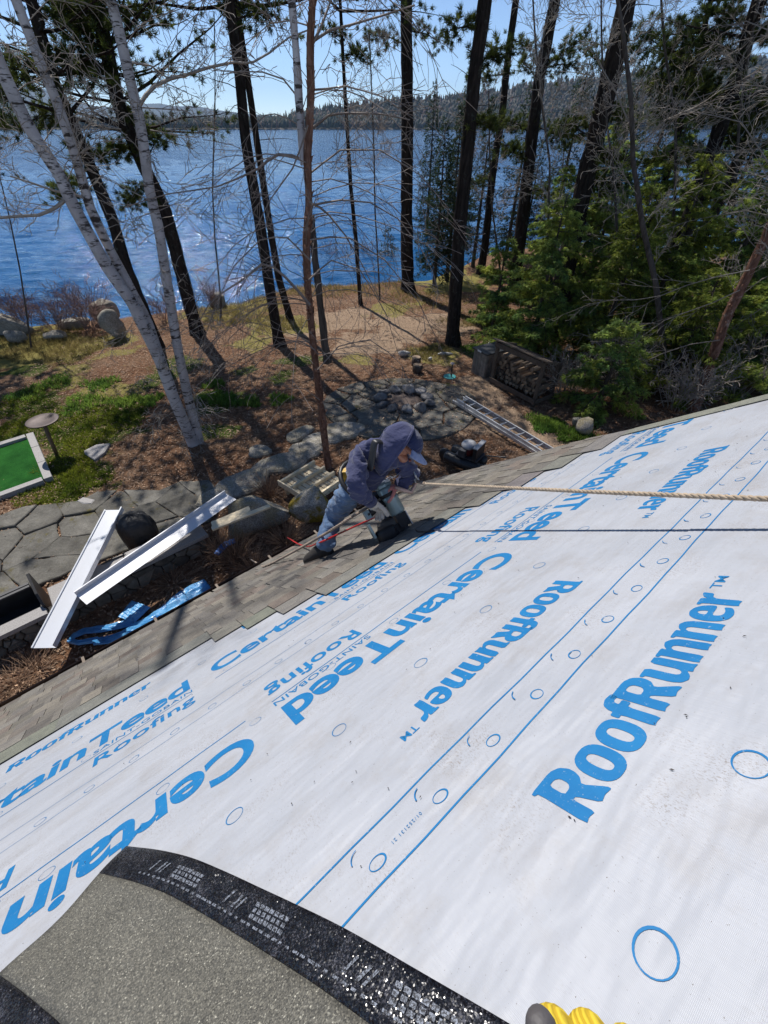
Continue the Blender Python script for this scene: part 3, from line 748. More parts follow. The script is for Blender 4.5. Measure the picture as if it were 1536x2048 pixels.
def peel(P, R, m, parent, n, seed, z0=.2, z1=9):
    """loose curls of bark standing off the trunk"""
    r = np.random.default_rng(seed); V = []; Fs = []; d = np.concatenate([[0], np.cumsum(np.linalg.norm(np.diff(P, axis=0), axis=1))])
    for k in range(n):
        s = r.uniform(z0, min(z1, d[-1])); p = np.array([np.interp(s, d, P[:, i]) for i in range(3)]); q = np.array([np.interp(s+.1, d, P[:, i]) for i in range(3)]); t = (q-p)/(np.linalg.norm(q-p)+1e-9); a = r.random()*6.28
        o = np.array([math.cos(a), math.sin(a), 0.]); w = np.cross(t, o); rr = np.interp(s, d, R); h = r.uniform(.04, .14); b = r.uniform(.02, .06); c = p+o*rr*1.0; lift = r.uniform(.01, .045); n0 = len(V)
        V += [c-w*b/2, c+w*b/2, c+t*h*.5+w*b/2+o*lift*.4, c+t*h*.5-w*b/2+o*lift*.4, c+t*h+w*b*.3+o*lift*1.3-t*lift, c+t*h-w*b*.4+o*lift*1.3-t*lift]; Fs += [(n0, n0+1, n0+2, n0+3), (n0+3, n0+2, n0+4, n0+5)]
    mesh_np('bark_curl', np.array(V), Fs, m, parent, kind='stuff')
m_curl = mat('bark_curl', (.34, .19, .13), .8, var=.45, scale=5, bmp=.2, translucent=.3)
def up_from(P, H, lean=.5):
    """carry a traced trunk on above the picture to height H"""
    P = list(P); d = P[-1]-P[-2]; d /= np.linalg.norm(d)
    while P[-1][2] < H:
        d = d*(1-.12)+np.array([0, 0, 1])*.12; d /= np.linalg.norm(d); P.append(P[-1]+d*1.0)
    return np.array(P)
TREES = []
def tree_root(name, label, cat, px, group, z=None):
    b = gp(*px) if len(px) == 2 else np.array(px, float)
    return thing(name, label, cat, b, group), b
def conifer_branches(P, R, z0, z1, step, Lmax, Lmin, seed, per=4, tufts=12, needle=(.16, .016, 12), spread=.55, rise=.04, droop=0.0, tipbias=1.0, sprays=True):
    r = np.random.default_rng(seed); tw = Twigs(seed); cc = []; dd = []
    zs = np.arange(z0, z1, step); Pz = P[:, 2]
    for z in zs:
        f = (z-z0)/max(1e-6, (z1-z0)); p = np.array([np.interp(z, Pz, P[:, i]) for i in range(3)])
        a0 = r.random()*6.28
        for k in range(per):
            a = a0+k*2*math.pi/per+r.normal(0, .3); l = (Lmax*(1-f)**.8+Lmin)*r.uniform(.65, 1.15)
            d = np.array([math.cos(a), math.sin(a), r.uniform(-.05, .25)-droop]); Q, _ = wander(p, d, l, 5, .12, rise, r)
            tw.path(Q, .012+.010*l, .004)
            nt_ = max(3, int(tufts*l/Lmax)); 
            for j in range(nt_):
                t = .3+.7*(j+r.random())/nt_; x = t*4; i = min(int(x), 3); q = Q[i]*(1-(x-i))+Q[i+1]*(x-i)
                ax = Q[i+1]-Q[i]; ax /= np.linalg.norm(ax); sd = np.cross(ax, (0, 0, 1)); sd /= np.linalg.norm(sd)+1e-9
                s = r.choice((-1, 1))*r.random()**.7*l*.33*(1.1-t*.6); e = q+sd*s+ax*abs(s)*.5+np.array([0, 0, r.normal(0, .08)-droop*.3*abs(s)])
                if abs(s) > .15: tw.path(np.array([q, (q+e)/2+np.array([0, 0, .03]), e]), .007, .003)
                cc.append(e); dd.append((e-q)/(np.linalg.norm(e-q)+1e-6)*.5+ax*.4+np.array([0, 0, .25-droop]))
    return tw, np.array(cc), np.array(dd)
def pine(label, px, pts, r0, H=21, crown=9.0, seed=0, group='tall pines along the shore', cat='pine tree', name='pine_tree', limbs=(), density=1.0, Lmax=3.2, bark=None, rtop=.35, sidecrown=None):
    root, b = tree_root(name, label, cat, px, group)
    P = [b-np.array([0, 0, .25])]+[pv(b, *q) for q in pts]; P = up_from(np.array(P), H)
    n = len(P); d = np.concatenate([[0], np.cumsum(np.linalg.norm(np.diff(P, axis=0), axis=1))]); R = r0*(1-(1-rtop*.4)*d/d[-1]); R[0] *= 1.45
    if d[1] > .9:
        q = P[0]+(P[1]-P[0])*(.55/d[1]); P = np.insert(P, 1, q, 0); R = np.insert(R, 1, r0*1.06)
    trunk_mesh(P, R, bark or m_pine, root, 12, seed=seed)
    tw, cc, dd = conifer_branches(P, R, crown, H-.3, .75/density, Lmax, .5, seed, 4, 13)
    # dead stubs and thin dry branches below the crown
    r = tw.r
    for k in range(9):
        z = r.uniform(2.5, crown); p = np.array([np.interp(z, P[:, 2], P[:, i]) for i in range(3)]); a = r.random()*6.28
        Q, _ = wander(p, (math.cos(a), math.sin(a), r.uniform(-.3, .3)), r.uniform(.3, 1.6), 5, .2, -.03, r); tw.path(Q, .014, .004)
        if r.random() < .6: tw.spawn(Q, .01, .004, .5, 1, 4, .05)
    for lb in limbs:
        (x0, y0), (x1, y1) = lb[0], lb[1]; off = lb[2] if len(lb) > 2 else 0; fol = lb[3] if len(lb) > 3 else 1
        A = pv(b, x0, y0); B = pv(b, x1, y1, off); M = (A+B)/2+np.array([0, 0, .06*np.linalg.norm(B-A)]); Q = resample(np.array([A, M, B]), 5); tw.path(Q, .03, .008)
        l = np.linalg.norm(B-A); m_ = int(48*fol*max(l, 1.0))
        for j in range(m_):
            t = .22+.78*r.random(); x = t*4; i = min(int(x), 3); q = Q[i]*(1-(x-i))+Q[i+1]*(x-i); e = q+r.normal(0, .26, 3)*np.array([1, 1, .6])*(.6+.5*l/2)
            tw.path(np.array([q, (q+e)/2, e]), .006, .003); cc = np.vstack([cc, e[None]]) if len(cc) else e[None]; v = (e-q)+np.array([0, 0, .1]); dd = np.vstack([dd, (v/np.linalg.norm(v))[None]])
    tw.build('branch', bark or m_pine, root)
    V, Fc, col = blades(cc, dd, 44, .155, .017, .75, seed+1); mesh_np('foliage', V, Fc, m_needle, root, False, col, 'stuff')
    return root, b
G_P = 'tall pines along the shore'
pine('leftmost dark pine trunk beside the two white birch stems', (315, 695), [(308, 670), (255, 540), (225, 440), (180, 330), (110, 170), (62, 0)], .20, 20, 6.2, 1,
     limbs=[((140, 230), (40, 250), -.5), ((120, 190), (205, 60), .6, 1.3), ((160, 290), (215, 330), .2), ((90, 80), (150, 150), .5, 1.4), ((190, 350), (110, 400), .3, .8), ((100, 120), (20, 190), -.6), ((75, 40), (200, 20), .3, 1.2)])
pine('dark pine crossing behind the right hand white birch stem', (397, 668), [(390, 650), (330, 420), (282, 320), (240, 220), (212, 90), (190, 0)], .25, 22, 5.9, 2, density=1.3, Lmax=3.7,
     limbs=[((230, 180), (290, 270), .4, 1.2), ((225, 150), (160, 130), -.5, 1.3), ((205, 60), (300, 20), .6, 1.4), ((275, 300), (225, 300), -.3, 1.4), ((300, 360), (255, 410), .2, 1.5), ((215, 100), (150, 40), .5, 1.4), ((290, 330), (330, 260), .4, .5), ((200, 40), (120, 20), .1, 1.3)])
pine('straight dark pine with a forked foot left of the peeling birch', (560, 690), [(553, 660), (545, 610), (520, 450), (492, 290), (478, 140), (458, 0)], .19, 22, 8.6, 3, density=1.4, Lmax=4.2, limbs=[((468, 40), (560, 30), .8, .8), ((480, 20), (420, -20), 0, .6)])
pine('second dark stem of the forked pine left of the peeling birch', (582, 640), [(578, 628), (558, 560), (540, 455), (524, 350), (506, 230)], .15, 19, 8.6, 4, density=1.3, Lmax=3.8)
pine('slim dark pine between the peeling birch and the straight black trunk', (722, 610), [(720, 595), (712, 480), (702, 380), (690, 190), (680, 0)], .10, 17, 8.8, 5, density=1.3, limbs=[((692, 110), (730, 110), .2, .9), ((690, 80), (650, 60), .3, .6)])
pine('straight black pine trunk in the middle of the view', (818, 582), [(815, 560), (813, 420), (815, 240), (812, 0)], .32, 24, 10.2, 6, density=1.4, Lmax=3.8, limbs=[((812, 60), (890, 90), .7, .6), ((812, 90), (740, 70), -.5, .7)])
pine('leaning pine trunk with its foot beside the wood bin', (908, 690), [(906, 660), (920, 450), (935, 300), (948, 160), (970, 0)], .25, 22, 8.7, 7, density=.5, limbs=[((950, 140), (1010, 90), .8, 1.0), ((960, 60), (900, 60), .6, .9), ((940, 250), (985, 250), .5, .9)])
pine('slim leaning pine by the water right of the leaning trunk', (960, 548), [(970, 490), (985, 350), (1004, 230), (1015, 120), (1032, 0)], .22, 24, 11, 8, density=.4, Lmax=2.2, limbs=[((1010, 150), (950, 160), 0, .9), ((1020, 80), (1070, 100), .5, .9), ((995, 290), (1045, 300), .4, .9), ((985, 350), (940, 370), -.3, .8)])
pine('forked dark pine with crooked limbs above the hemlocks', (1026, 600), [(1042, 462), (1052, 380), (1066, 260), (1080, 150), (1110, 0)], .29, 24, 10.5, 9, density=.42, Lmax=2.4, limbs=[((1085, 140), (1180, 70), 1.0, .8), ((1075, 160), (1040, 120), .2, .7), ((1080, 140), (1150, 130), .6, .7), ((1060, 250), (1140, 290), .5, .9), ((1055, 320), (1000, 300), -.3, .9), ((1050, 380), (1110, 390), .6, .8), ((1065, 270), (1010, 240), .5, .9)])
pine('thick leaning pine rising behind the middle hemlocks', (1108, 650), [(1155, 430), (1185, 300), (1222, 150), (1254, 0)], .38, 24, 10.5, 10, density=.42, Lmax=2.4, limbs=[((1222, 140), (1300, 70), .8, .9), ((1215, 160), (1180, 100), .4, .6), ((1200, 220), (1270, 250), .8, 1.0), ((1190, 280), (1120, 250), .5, .9), ((1170, 370), (1240, 370), .5, .9), ((1180, 320), (1250, 320), -.5, .9)])
pine('dark pine with yellowish needles at the right of the shore', (1300, 640), [(1340, 515), (1385, 420), (1425, 300), (1465, 180), (1500, 60)], .30, 22, 6.6, 11, density=.55, limbs=[((1450, 230), (1380, 170), .4, 1.6), ((1465, 190), (1530, 230), .6, 1.6), ((1420, 310), (1350, 330), .2, 1.3), ((1480, 120), (1400, 80), .4, 1.6), ((1440, 260), (1520, 320), .8, 1.2), ((1490, 90), (1560, 60), .5, 1.5), ((1500, 60), (1420, 20), .3, 1.5), ((1400, 380), (1460, 400), .6, 1.2), ((1455, 210), (1400, 240), -.4, 1.5)])
pine('far right dark pine partly hidden by other trunks', (1345, 610), [(1402, 480), (1440, 400), (1490, 290), (1530, 200), (1560, 110)], .26, 21, 6.9, 12, density=.5, limbs=[((1500, 260), (1440, 230), .5, 1.2), ((1520, 220), (1570, 300), .5, 1.2)])
pine('thin dark pine stem between the two right hand pines', (1262, 600), [(1300, 455), (1340, 330), (1375, 200), (1400, 90)], .15, 18, 6.2, 13, limbs=[((1360, 250), (1300, 220), .5, 1.6), ((1370, 210), (1430, 160), .5, 1.6), ((1345, 300), (1290, 330), .4, 1.5), ((1385, 140), (1320, 100), .5, 1.6), ((1390, 120), (1450, 60), .3, 1.5), ((1395, 100), (1350, 40), .6, 1.5), ((1365, 230), (1310, 150), .8, 1.5), ((1350, 290), (1400, 300), .4, 1.3), ((1330, 360), (1280, 390), .4, 1.2), ((1380, 180), (1330, 80), -.3, 1.4)])
# pines behind the left edge and behind the house side: they stand outside the frame's top left and throw the shade that lies over the beds
pine('pine at the far left edge with low hanging needles', (-70, 650), [(-80, 620), (-140, 440), (-190, 300)], .25, 19, 4.2, 14, Lmax=4.6, density=1.3, limbs=[((-150, 380), (20, 230), .5, 1.2), ((-140, 400), (10, 160), 0, 1.3), ((-150, 330), (30, 100), .3, 1.2)])
for q_, (bx_, by_, sd_, cr_) in enumerate(((-17.5, 15.5, 15, 5.5), (-20.5, 12.5, 16, 6), (-14.8, 9.5, 17, 9), (-18.5, 19.0, 18, 6))):
    root, b = tree_root('pine_tree', ('pine just outside the left edge behind the turf', 'pine further left beyond the turf', 'pine left of the patio outside the picture', 'pine on the bank outside the left edge')[q_], 'pine tree', (bx_, by_, float(gz(bx_, by_))), G_P)
    P = np.array([b-np.array([0, 0, .2]), b+np.array([.1, 0, 10]), b+np.array([.0, .1, 21])]); trunk_mesh(P, np.array([.32, .22, .05]), m_pine, root, 12, seed=sd_)
    tw, cc, dd = conifer_branches(P, None, cr_, 20.5, .5, 4.5, .5, sd_, 5, 17); tw.build('branch', m_pine, root); V, Fc, col = blades(cc, dd, 34, .26, .040, .62, sd_); mesh_np('foliage', V, Fc, m_needle, root, False, col, 'stuff')
def spruce(label, px, Hh, Rr, seed, group='young spruces at the shore', name='spruce_tree', cat='spruce tree', m=None, step=.30, density=1.0, droop=.25, leaf=(.11, .020, 12), per=6, bare=.06, lean=(0, 0)):
    root, b = tree_root(name, label, cat, px, group)
    top = b+np.array([lean[0], lean[1], Hh]); P = np.array([b-np.array([0, 0, .2]), b*.5+top*.5+np.array([.03, 0, 0]), top]); trunk_mesh(P, np.array([.035+Hh*.012, .02+Hh*.006, .01]), m_grey, root, 8, seed=seed)
    PP = resample(P, 12); tw, cc, dd = conifer_branches(PP, None, b[2]+bare*Hh, b[2]+Hh, step/density, Rr, .14, seed, per, 22, droop=droop, rise=.02)
    tw.build('branch', m_grey, root)
    V, Fc, col = blades(cc, dd, leaf[2], leaf[0], leaf[1], .45, seed+1, drop=.1); mesh_np('foliage', V, Fc, m or m_spruce, root, False, col, 'stuff'); return root
spruce('slim dark spruce right of the straight black trunk', (868, 572), 6.6, 1.1, 21, density=1.2, bare=.12)
spruce('second slim dark spruce beside the leaning pine trunk', (893, 562), 7.2, 1.2, 22, density=1.2, bare=.12)
spruce('tall thin spruce with open branches behind the black trunk', (850, 520), 11.0, 1.4, 23, density=1.0, bare=.2)
spruce('small spruce left of the straight black trunk', (775, 560), 3.4, 1.1, 24, density=.7)
spruce('tall ragged spruce in front of the leaning pine', (905, 530), 12.0, 1.4, 25, density=1.0, bare=.2)
for a_ in (('dark spruce at the water behind the thick leaning pine', (1185, 500), 10.5, 1.7, 26), ('dark spruce between the thin pine stem and the thick leaning pine', (1240, 520), 11.5, 1.8, 27), ('dark spruce behind the right hand pines', (1400, 540), 11.0, 2.0, 28), ('dark spruce at the far right edge behind the trunks', (1500, 560), 10.5, 2.0, 29), ('ragged spruce left of the forked pine by the water', (1010, 520), 8.5, 1.3, 30), ('thin dark spruce just right of the leaning pine trunk', (945, 535), 7.5, 1.2, 131), ('dark spruce filling the gap right of the forked pine', (1090, 520), 9.5, 1.6, 132), ('short dark spruce at the water beyond the bushy hemlock', (1040, 520), 6.0, 1.5, 133)): spruce(a_[0], a_[1], a_[2], a_[3], a_[4], 'dark spruces on the right hand bank', density=.9, bare=.15)
m_hem2 = leafmat('olive_hemlock_leaf', (.15, .22, .055), (.33, .36, .065))
def hemlock(label, px, Hh, Rr, seed, group='hemlocks beside the woodshed', dens=1.0, z=None, lean=(0, 0)):
    """soft drooping sprays: each bough carries flat side sprays of small leaves"""
    root, b = tree_root('hemlock_tree', label, 'hemlock', px, group)
    r = np.random.default_rng(seed); tw = Twigs(seed); top = b+np.array([lean[0], lean[1], Hh])
    P = np.array([b-np.array([0, 0, .2]), (b+top)/2+r.normal(0, .05, 3), top]); trunk_mesh(P, np.array([.05+Hh*.012, .03+Hh*.006, .01]), m_grey, root, 8, seed=seed)
    cc = []; dd = []; PP = resample(P, 20); zs = np.arange(.04*Hh, Hh*.98, .125/dens)
    for z in zs:
        f = z/Hh; p = np.array([np.interp(b[2]+z, PP[:, 2], PP[:, i]) for i in range(3)])
        for k in range(3):
            a = r.random()*6.28; l = (Rr*(1-f)**.75*(.55+.45*math.sin(min(1, f*5+.3)*1.57))+.22)*r.uniform(.55, 1.2)
            Q, _ = wander(p, (math.cos(a), math.sin(a), r.uniform(.1, .45)), l, 5, .10, -.13, r); tw.path(Q, .008+.005*l, .003)
            ns = max(4, int(l*11))
            for j in range(ns):
                t = .22+.78*(j+r.random())/ns; x = t*4; i = min(int(x), 3); q = Q[i]*(1-(x-i))+Q[i+1]*(x-i); ax = Q[i+1]-Q[i]; ax /= np.linalg.norm(ax)+1e-9
                sd = np.cross(ax, (0, 0, 1)); sd /= np.linalg.norm(sd)+1e-9; s = (1 if j % 2 else -1)*(.10+.32*l*(1-t)*r.uniform(.5, 1.1)); d = sd*np.sign(s)*.8+ax*.6; d /= np.linalg.norm(d)
                m_ = max(2, int(abs(s)/.075))
                for w in range(m_):
                    e = q+d*abs(s)*(w+.6)/m_; e[2] -= .35*(abs(s)*(w+.6)/m_)**1.3; cc.append(e); dd.append(d+np.array([0, 0, -.25]))
            cc.append(Q[-1]); dd.append(Q[-1]-Q[-2])
    cc = np.array(cc); dd = np.array(dd); dd /= np.linalg.norm(dd, axis=1, keepdims=True)+1e-9
    tw.build('branch', m_grey, root)
    V, Fc, col = blades(cc, dd, 11, .125, .034, .5, seed+1, drop=.12, tone=(.5, 1.5)); mesh_np('foliage', V, Fc, m_hem2 if seed in (33, 38, 34, 41) else m_hem, root, False, col, 'stuff'); return root
for a in [('large bushy hemlock just behind the woodshed', (1062, 700), 4.6, 2.1, 31), ('tall hemlock behind the bushy one beside the shed', (1130, 640), 6.4, 2.0, 32), ('yellow tipped hemlock right of the woodshed', (1190, 720), 5.0, 1.7, 33),
          ('hemlock by the grey leaning tree', (1270, 700), 5.6, 1.9, 34), ('pointed hemlock on the right with the lake behind it', (1395, 690), 6.6, 2.1, 35), ('hemlock at the right edge of the picture', (1500, 700), 6.2, 2.2, 36),
          ('low hemlock in front of the woodshed corner by the roof edge', (1190, 815), 2.5, 1.3, 37), ('low hemlock behind the peeling trunk at the right', (1330, 780), 3.4, 1.8, 38), ('small hemlock left of the bushy one by the pine foot', (985, 660), 3.3, 1.3, 39, ), ('dark hemlock deep behind the right hand trunks', (1250, 600), 6.8, 2.0, 40), ('narrow hemlock among the far right trunks', (1470, 600), 7.4, 2.0, 41), ('tall hemlock at the far right edge behind the pointed one', (1540, 620), 9.0, 2.3, 42), ('slender hemlock between the leaning grey tree and the pines', (1330, 590), 7.6, 1.7, 43), ('hemlock behind the bushy one with its tip against the lake', (1075, 600), 5.2, 1.6, 44), ('small hemlock deep in the gap left of the tall one', (1170, 590), 6.0, 1.8, 45), ('big hemlock at the right edge above the roof line', (1480, 770), 4.4, 2.1, 46)]:
    hemlock(*a)
# ---- white birches: three stems from one foot
def birch():
    root, b = tree_root('birch_clump', 'clump of white birches with black marks leaning left at the patio edge', 'birch tree', (392, 888), None)
    def stem(pts, r0, r1, H, off=0, base=None, seed=0, cut=None):
        P = [pv(b, *q, off) for q in pts]; P = up_from(np.array(P), H); d = np.concatenate([[0], np.cumsum(np.linalg.norm(np.diff(P, axis=0), axis=1))])
        R = np.interp(d/d[-1], [0, .04, 1], [r0*1.15, r0, r1]); trunk_mesh(P, R, m_birch, root, 14, rough=.03, seed=seed); return P
    A = stem([(392, 905), (383, 880), (345, 790), (318, 715), (268, 612)],   .132, .118, 1, -.03, seed=1)
    B1 = stem([(318, 715), (268, 612), (212, 530), (140, 400), (122, 355), (60, 260), (12, 160), (-30, 60)], .113, .042, 13, -.03, seed=2)
    B2 = stem([(325, 732), (295, 640), (265, 585), (220, 500), (182, 420), (150, 310), (118, 215), (70, 100), (32, 0)], .092, .034, 13, .14, seed=3)
    B3 = stem([(402, 905), (398, 880), (375, 790), (356, 700), (335, 570), (318, 460), (300, 385), (280, 240), (262, 170), (240, 70), (222, 0)], .108, .045, 14, .05, seed=4)
    tw = Twigs(51)
    def limb(pts, r0, r1, off=0.0, L_=.8, n=9, lvl=2, droop=.02, m=None):
        P = np.array([pv(b, *q, off) for q in pts]); tw.P += [resample(P[i:i+3], 5) for i in range(0, len(P)-2, 2)] if len(P) > 5 else [resample(P, 5)]
        k = (len(range(0, len(P)-2, 2)) if len(P) > 5 else 1); rr = np.linspace(r0, r1, k+1); tw.R += [np.linspace(rr[i], rr[i+1], 5) for i in range(k)]
        tw.spawn(P, r0*.6, r1*.7, L_, lvl, n, droop)
    limb([(278, 213), (292, 190), (310, 172), (338, 158), (375, 149), (415, 135), (470, 124), (500, 128), (540, 105), (575, 76), (622, 58)], .034, .012, 0, 1.0, 15)
    limb([(135, 392), (125, 405), (108, 417), (80, 430), (40, 432), (-10, 436), (-60, 430)], .035, .02, 0, .8, 9)
    limb([(175, 400), (150, 388), (110, 382), (70, 368), (20, 352), (-20, 345)], .026, .014, .1, .8, 9)
    limb([(160, 395), (180, 375), (205, 350)], .02, .008, .1, .5, 5); limb([(263, 125), (300, 130), (340, 160)], .02, .01, 0, .9, 7)
    limb([(280, 215), (330, 218), (380, 222), (400, 240)], .012, .005, .2, .7, 8)
    limb([(300, 260), (345, 268), (398, 276)], .012, .005, .2, .7, 7)
    for k, (P, z0) in enumerate(((B1, 2.5), (B2, 2.8), (B3, 1.8))):
        Q = P[(P[:, 2] > z0)]; tw.spawn(Q, .02, .01, 1.8, 3, 15, .03, .16, .85)
    tw.spawn(B3[:8], .014, .010, 1.5, 3, 16, .09, .2, 1.1, bias=np.array([.5, -.25, -.25])); tw.spawn(A, .012, .010, 1.2, 3, 12, .1, .2, 1.2, bias=np.array([.2, -.2, -.35]))
    tw.build('branch', m_twigp, root, .005)
birch()
def river_birch():
    root, b = tree_root('river_birch', 'slender tree with peeling red brown bark behind the roofer', 'river birch', (655, 935), None)
    def stem(pts, r0, r1, H, off=0, m=None, seed=0):
        P = [pv(b, *q, off) for q in pts]; P = up_from(np.array(P), H); d = np.concatenate([[0], np.cumsum(np.linalg.norm(np.diff(P, axis=0), axis=1))]); R = np.interp(d/d[-1], [0, .05, 1], [r0*1.2, r0, r1]); trunk_mesh(P, R, m or m_rbirch, root, 12, rough=.09, seed=seed); return P
    A = stem([(658, 945), (652, 900), (640, 800), (628, 700), (618, 600), (612, 500), (618, 410), (616, 300), (622, 200), (620, 90), (625, 0)], .078, .028, 11, 0, seed=11)
    peel(A, np.linspace(.078, .028, len(A)), m_curl, root, 260, 5)
    B = stem([(610, 330), (600, 230), (592, 100), (583, 0)], .055, .03, 10, .1, m_birch, seed=12)
    Cc = stem([(655, 725), (650, 690), (640, 600), (628, 500), (622, 430)], .085, .06, 3.9, 1.6, m_grey, seed=13)
    tw = Twigs(61)
    def limb(pts, r0, r1, off=0.0, L_=1.0, n=10, lvl=2, droop=.03):
        P = np.array([pv(b, *q, off) for q in pts]); k = max(1, (len(P)-1)//2); rr = np.linspace(r0, r1, k+1)
        for i in range(k): tw.P.append(resample(P[2*i:2*i+3] if i < k-1 else P[2*i:], 5)); tw.R.append(np.linspace(rr[i], rr[i+1], 5))
        tw.spawn(P, r0*.5, r1*.7, L_*1.15, lvl, max(5, int(n*.62)), droop, .13, .7)
    limb([(612, 325), (590, 312), (556, 309), (535, 322), (515, 338), (480, 355), (435, 373), (385, 381), (320, 390), (250, 415)], .026, .007, .2, .9, 18)
    limb([(620, 610), (595, 580), (570, 553), (548, 535), (525, 528), (492, 555), (445, 585), (420, 605), (400, 640)], .03, .008, -.3, .9, 18)
    limb([(620, 260), (660, 228), (700, 226), (768, 228), (820, 240)], .022, .008, .3, .9, 12)
    limb([(622, 85), (660, 60), (700, 50), (768, 30), (830, 10)], .02, .01, .2, .9, 12); limb([(618, 100), (640, 60), (655, 20), (668, -20)], .025, .01, 0, .9, 9)
    limb([(620, 180), (650, 178), (690, 172), (760, 190), (830, 240)], .016, .006, .4, .9, 12); limb([(618, 405), (650, 420), (690, 470), (720, 520), (760, 600)], .02, .006, -.4, .9, 14)
    limb([(625, 410), (680, 400), (740, 405), (800, 440), (860, 520), (880, 600)], .018, .004, -.5, .9, 16, 2, .05); limb([(616, 250), (590, 330), (540, 400), (500, 480), (470, 560)], .014, .004, -.5, .8, 14, 2, .05)
    limb([(630, 700), (600, 680), (560, 690), (520, 720), (490, 760)], .014, .004, -.4, .8, 12, 2, .06); limb([(640, 800), (600, 770), (560, 780), (530, 830)], .010, .004, -.3, .6, 9, 2, .05)
    limb([(635, 740), (680, 690), (740, 680), (800, 720), (830, 800)], .014, .004, -.5, .8, 13, 2, .06); limb([(618, 560), (660, 520), (720, 540), (770, 620), (800, 720)], .016, .004, -.5, .9, 14, 2, .06)
    limb([(620, 480), (690, 470), (770, 520), (850, 620), (900, 740), (940, 830)], .016, .003, -.6, .8, 14, 2, .06); limb([(620, 520), (570, 470), (520, 480), (460, 540), (420, 640), (400, 720)], .016, .004, -.4, .9, 15, 2, .05)
    limb([(616, 350), (680, 300), (760, 300), (840, 350), (900, 420)], .016, .005, .2, .9, 13); limb([(600, 200), (560, 150), (500, 140), (440, 150)], .014, .005, .2, .8, 10)
    for k in range(34):                              # long whips hanging out over the yard
        z = tw.r.uniform(2.2, 7.5); p = np.array([np.interp(z, A[:, 2], A[:, i]) for i in range(3)]); a = tw.r.uniform(0, 6.28); Q, _ = wander(p, (math.cos(a)*1.0, math.sin(a)*.7, .35), tw.r.uniform(1.6, 3.4), 9, .10, -.15, tw.r)
        tw.P += [Q[:5], Q[4:]]; tw.R += [np.linspace(.010, .007, 5), np.linspace(.007, .003, 5)]; tw.spawn(Q, .006, .0035, 1.1, 1, 8, .10, .09, .6)
    for P, z0, n in ((A, 1.4, 14), (B, 5, 8)):
        Q = P[P[:, 2] > z0]; tw.spawn(Q, .014, .008, 1.5, 3, n, .05, .18, 1.0)
    tw.build('branch', m_twig, root, .0040)
river_birch()
def bare_tree(label, px, pts, r0, r1, seed, H=9, n=24, L_=1.9, group='bare trees on the right', m=None, mt=None, lvl=3, z0=1.0, droop=.02, bias=None, limbs=(), minr=.0048, name='bare_tree'):
    root, b = tree_root(name, label, 'bare tree', px, group)
    P = [b-np.array([0, 0, .15])]+[pv(b, *q) for q in pts]; P = up_from(np.array(P), H); d = np.concatenate([[0], np.cumsum(np.linalg.norm(np.diff(P, axis=0), axis=1))]); R = np.interp(d/d[-1], [0, .05, 1], [r0*1.2, r0, r1])
    trunk_mesh(P, R, m or m_grey, root, 10, rough=.07, seed=seed); tw = Twigs(seed)
    if m is m_rbirch: peel(P, R, m_curl, root, 220, seed)
    Q = P[P[:, 2] > z0]; tw.spawn(Q, min(.016, r0*.25), min(.009, r1*.4), L_, lvl, n, droop, .10, .95, bias=bias)
    for lb in limbs:
        Pl = np.array([pv(b, *q, lb[1]) for q in lb[0]]); Pr = resample(Pl, 9); rr = np.linspace(lb[2], lb[3], 3); tw.P += [Pr[:5], Pr[4:]]; tw.R += [np.linspace(rr[0], rr[1], 5), np.linspace(rr[1], rr[2], 5)]; tw.spawn(Pr, lb[2]*.45, lb[3]*.6, lb[4]*1.5, 2, lb[5], .03, .09, .6)
    tw.build('branch', mt or m_twigp, root, minr); return root
bare_tree('grey leaning bare tree standing among the hemlocks', (1335, 790), [(1333, 760), (1325, 680), (1312, 570), (1285, 450), (1266, 320), (1262, 200), (1245, 60), (1235, 0)], .085, .03, 71, 9, 22, 1.6,
          limbs=[([(1266, 300), (1290, 280), (1330, 240), (1400, 210), (1470, 160)], .2, .02, .006, .9, 10), ([(1264, 260), (1230, 180), (1200, 130), (1180, 60)], .1, .022, .007, .9, 9)])
bare_tree('leaning tree with peeling red brown bark by the roof edge at the right', (1388, 822), [(1395, 800), (1430, 700), (1455, 630), (1490, 560), (1525, 490), (1570, 390)], .13, .05, 72, 8, 16, 1.6, m=m_rbirch, bias=np.array([-.35, 0, .1]),
          limbs=[([(1480, 580), (1440, 600), (1330, 640), (1260, 690), (1150, 740)], -.5, .014, .004, .8, 12), ([(1500, 540), (1400, 560), (1300, 600), (1200, 600), (1100, 640)], -.2, .014, .004, .8, 12), ([(1440, 680), (1370, 690), (1290, 720), (1200, 790), (1120, 850)], -.7, .014, .004, .8, 12)])
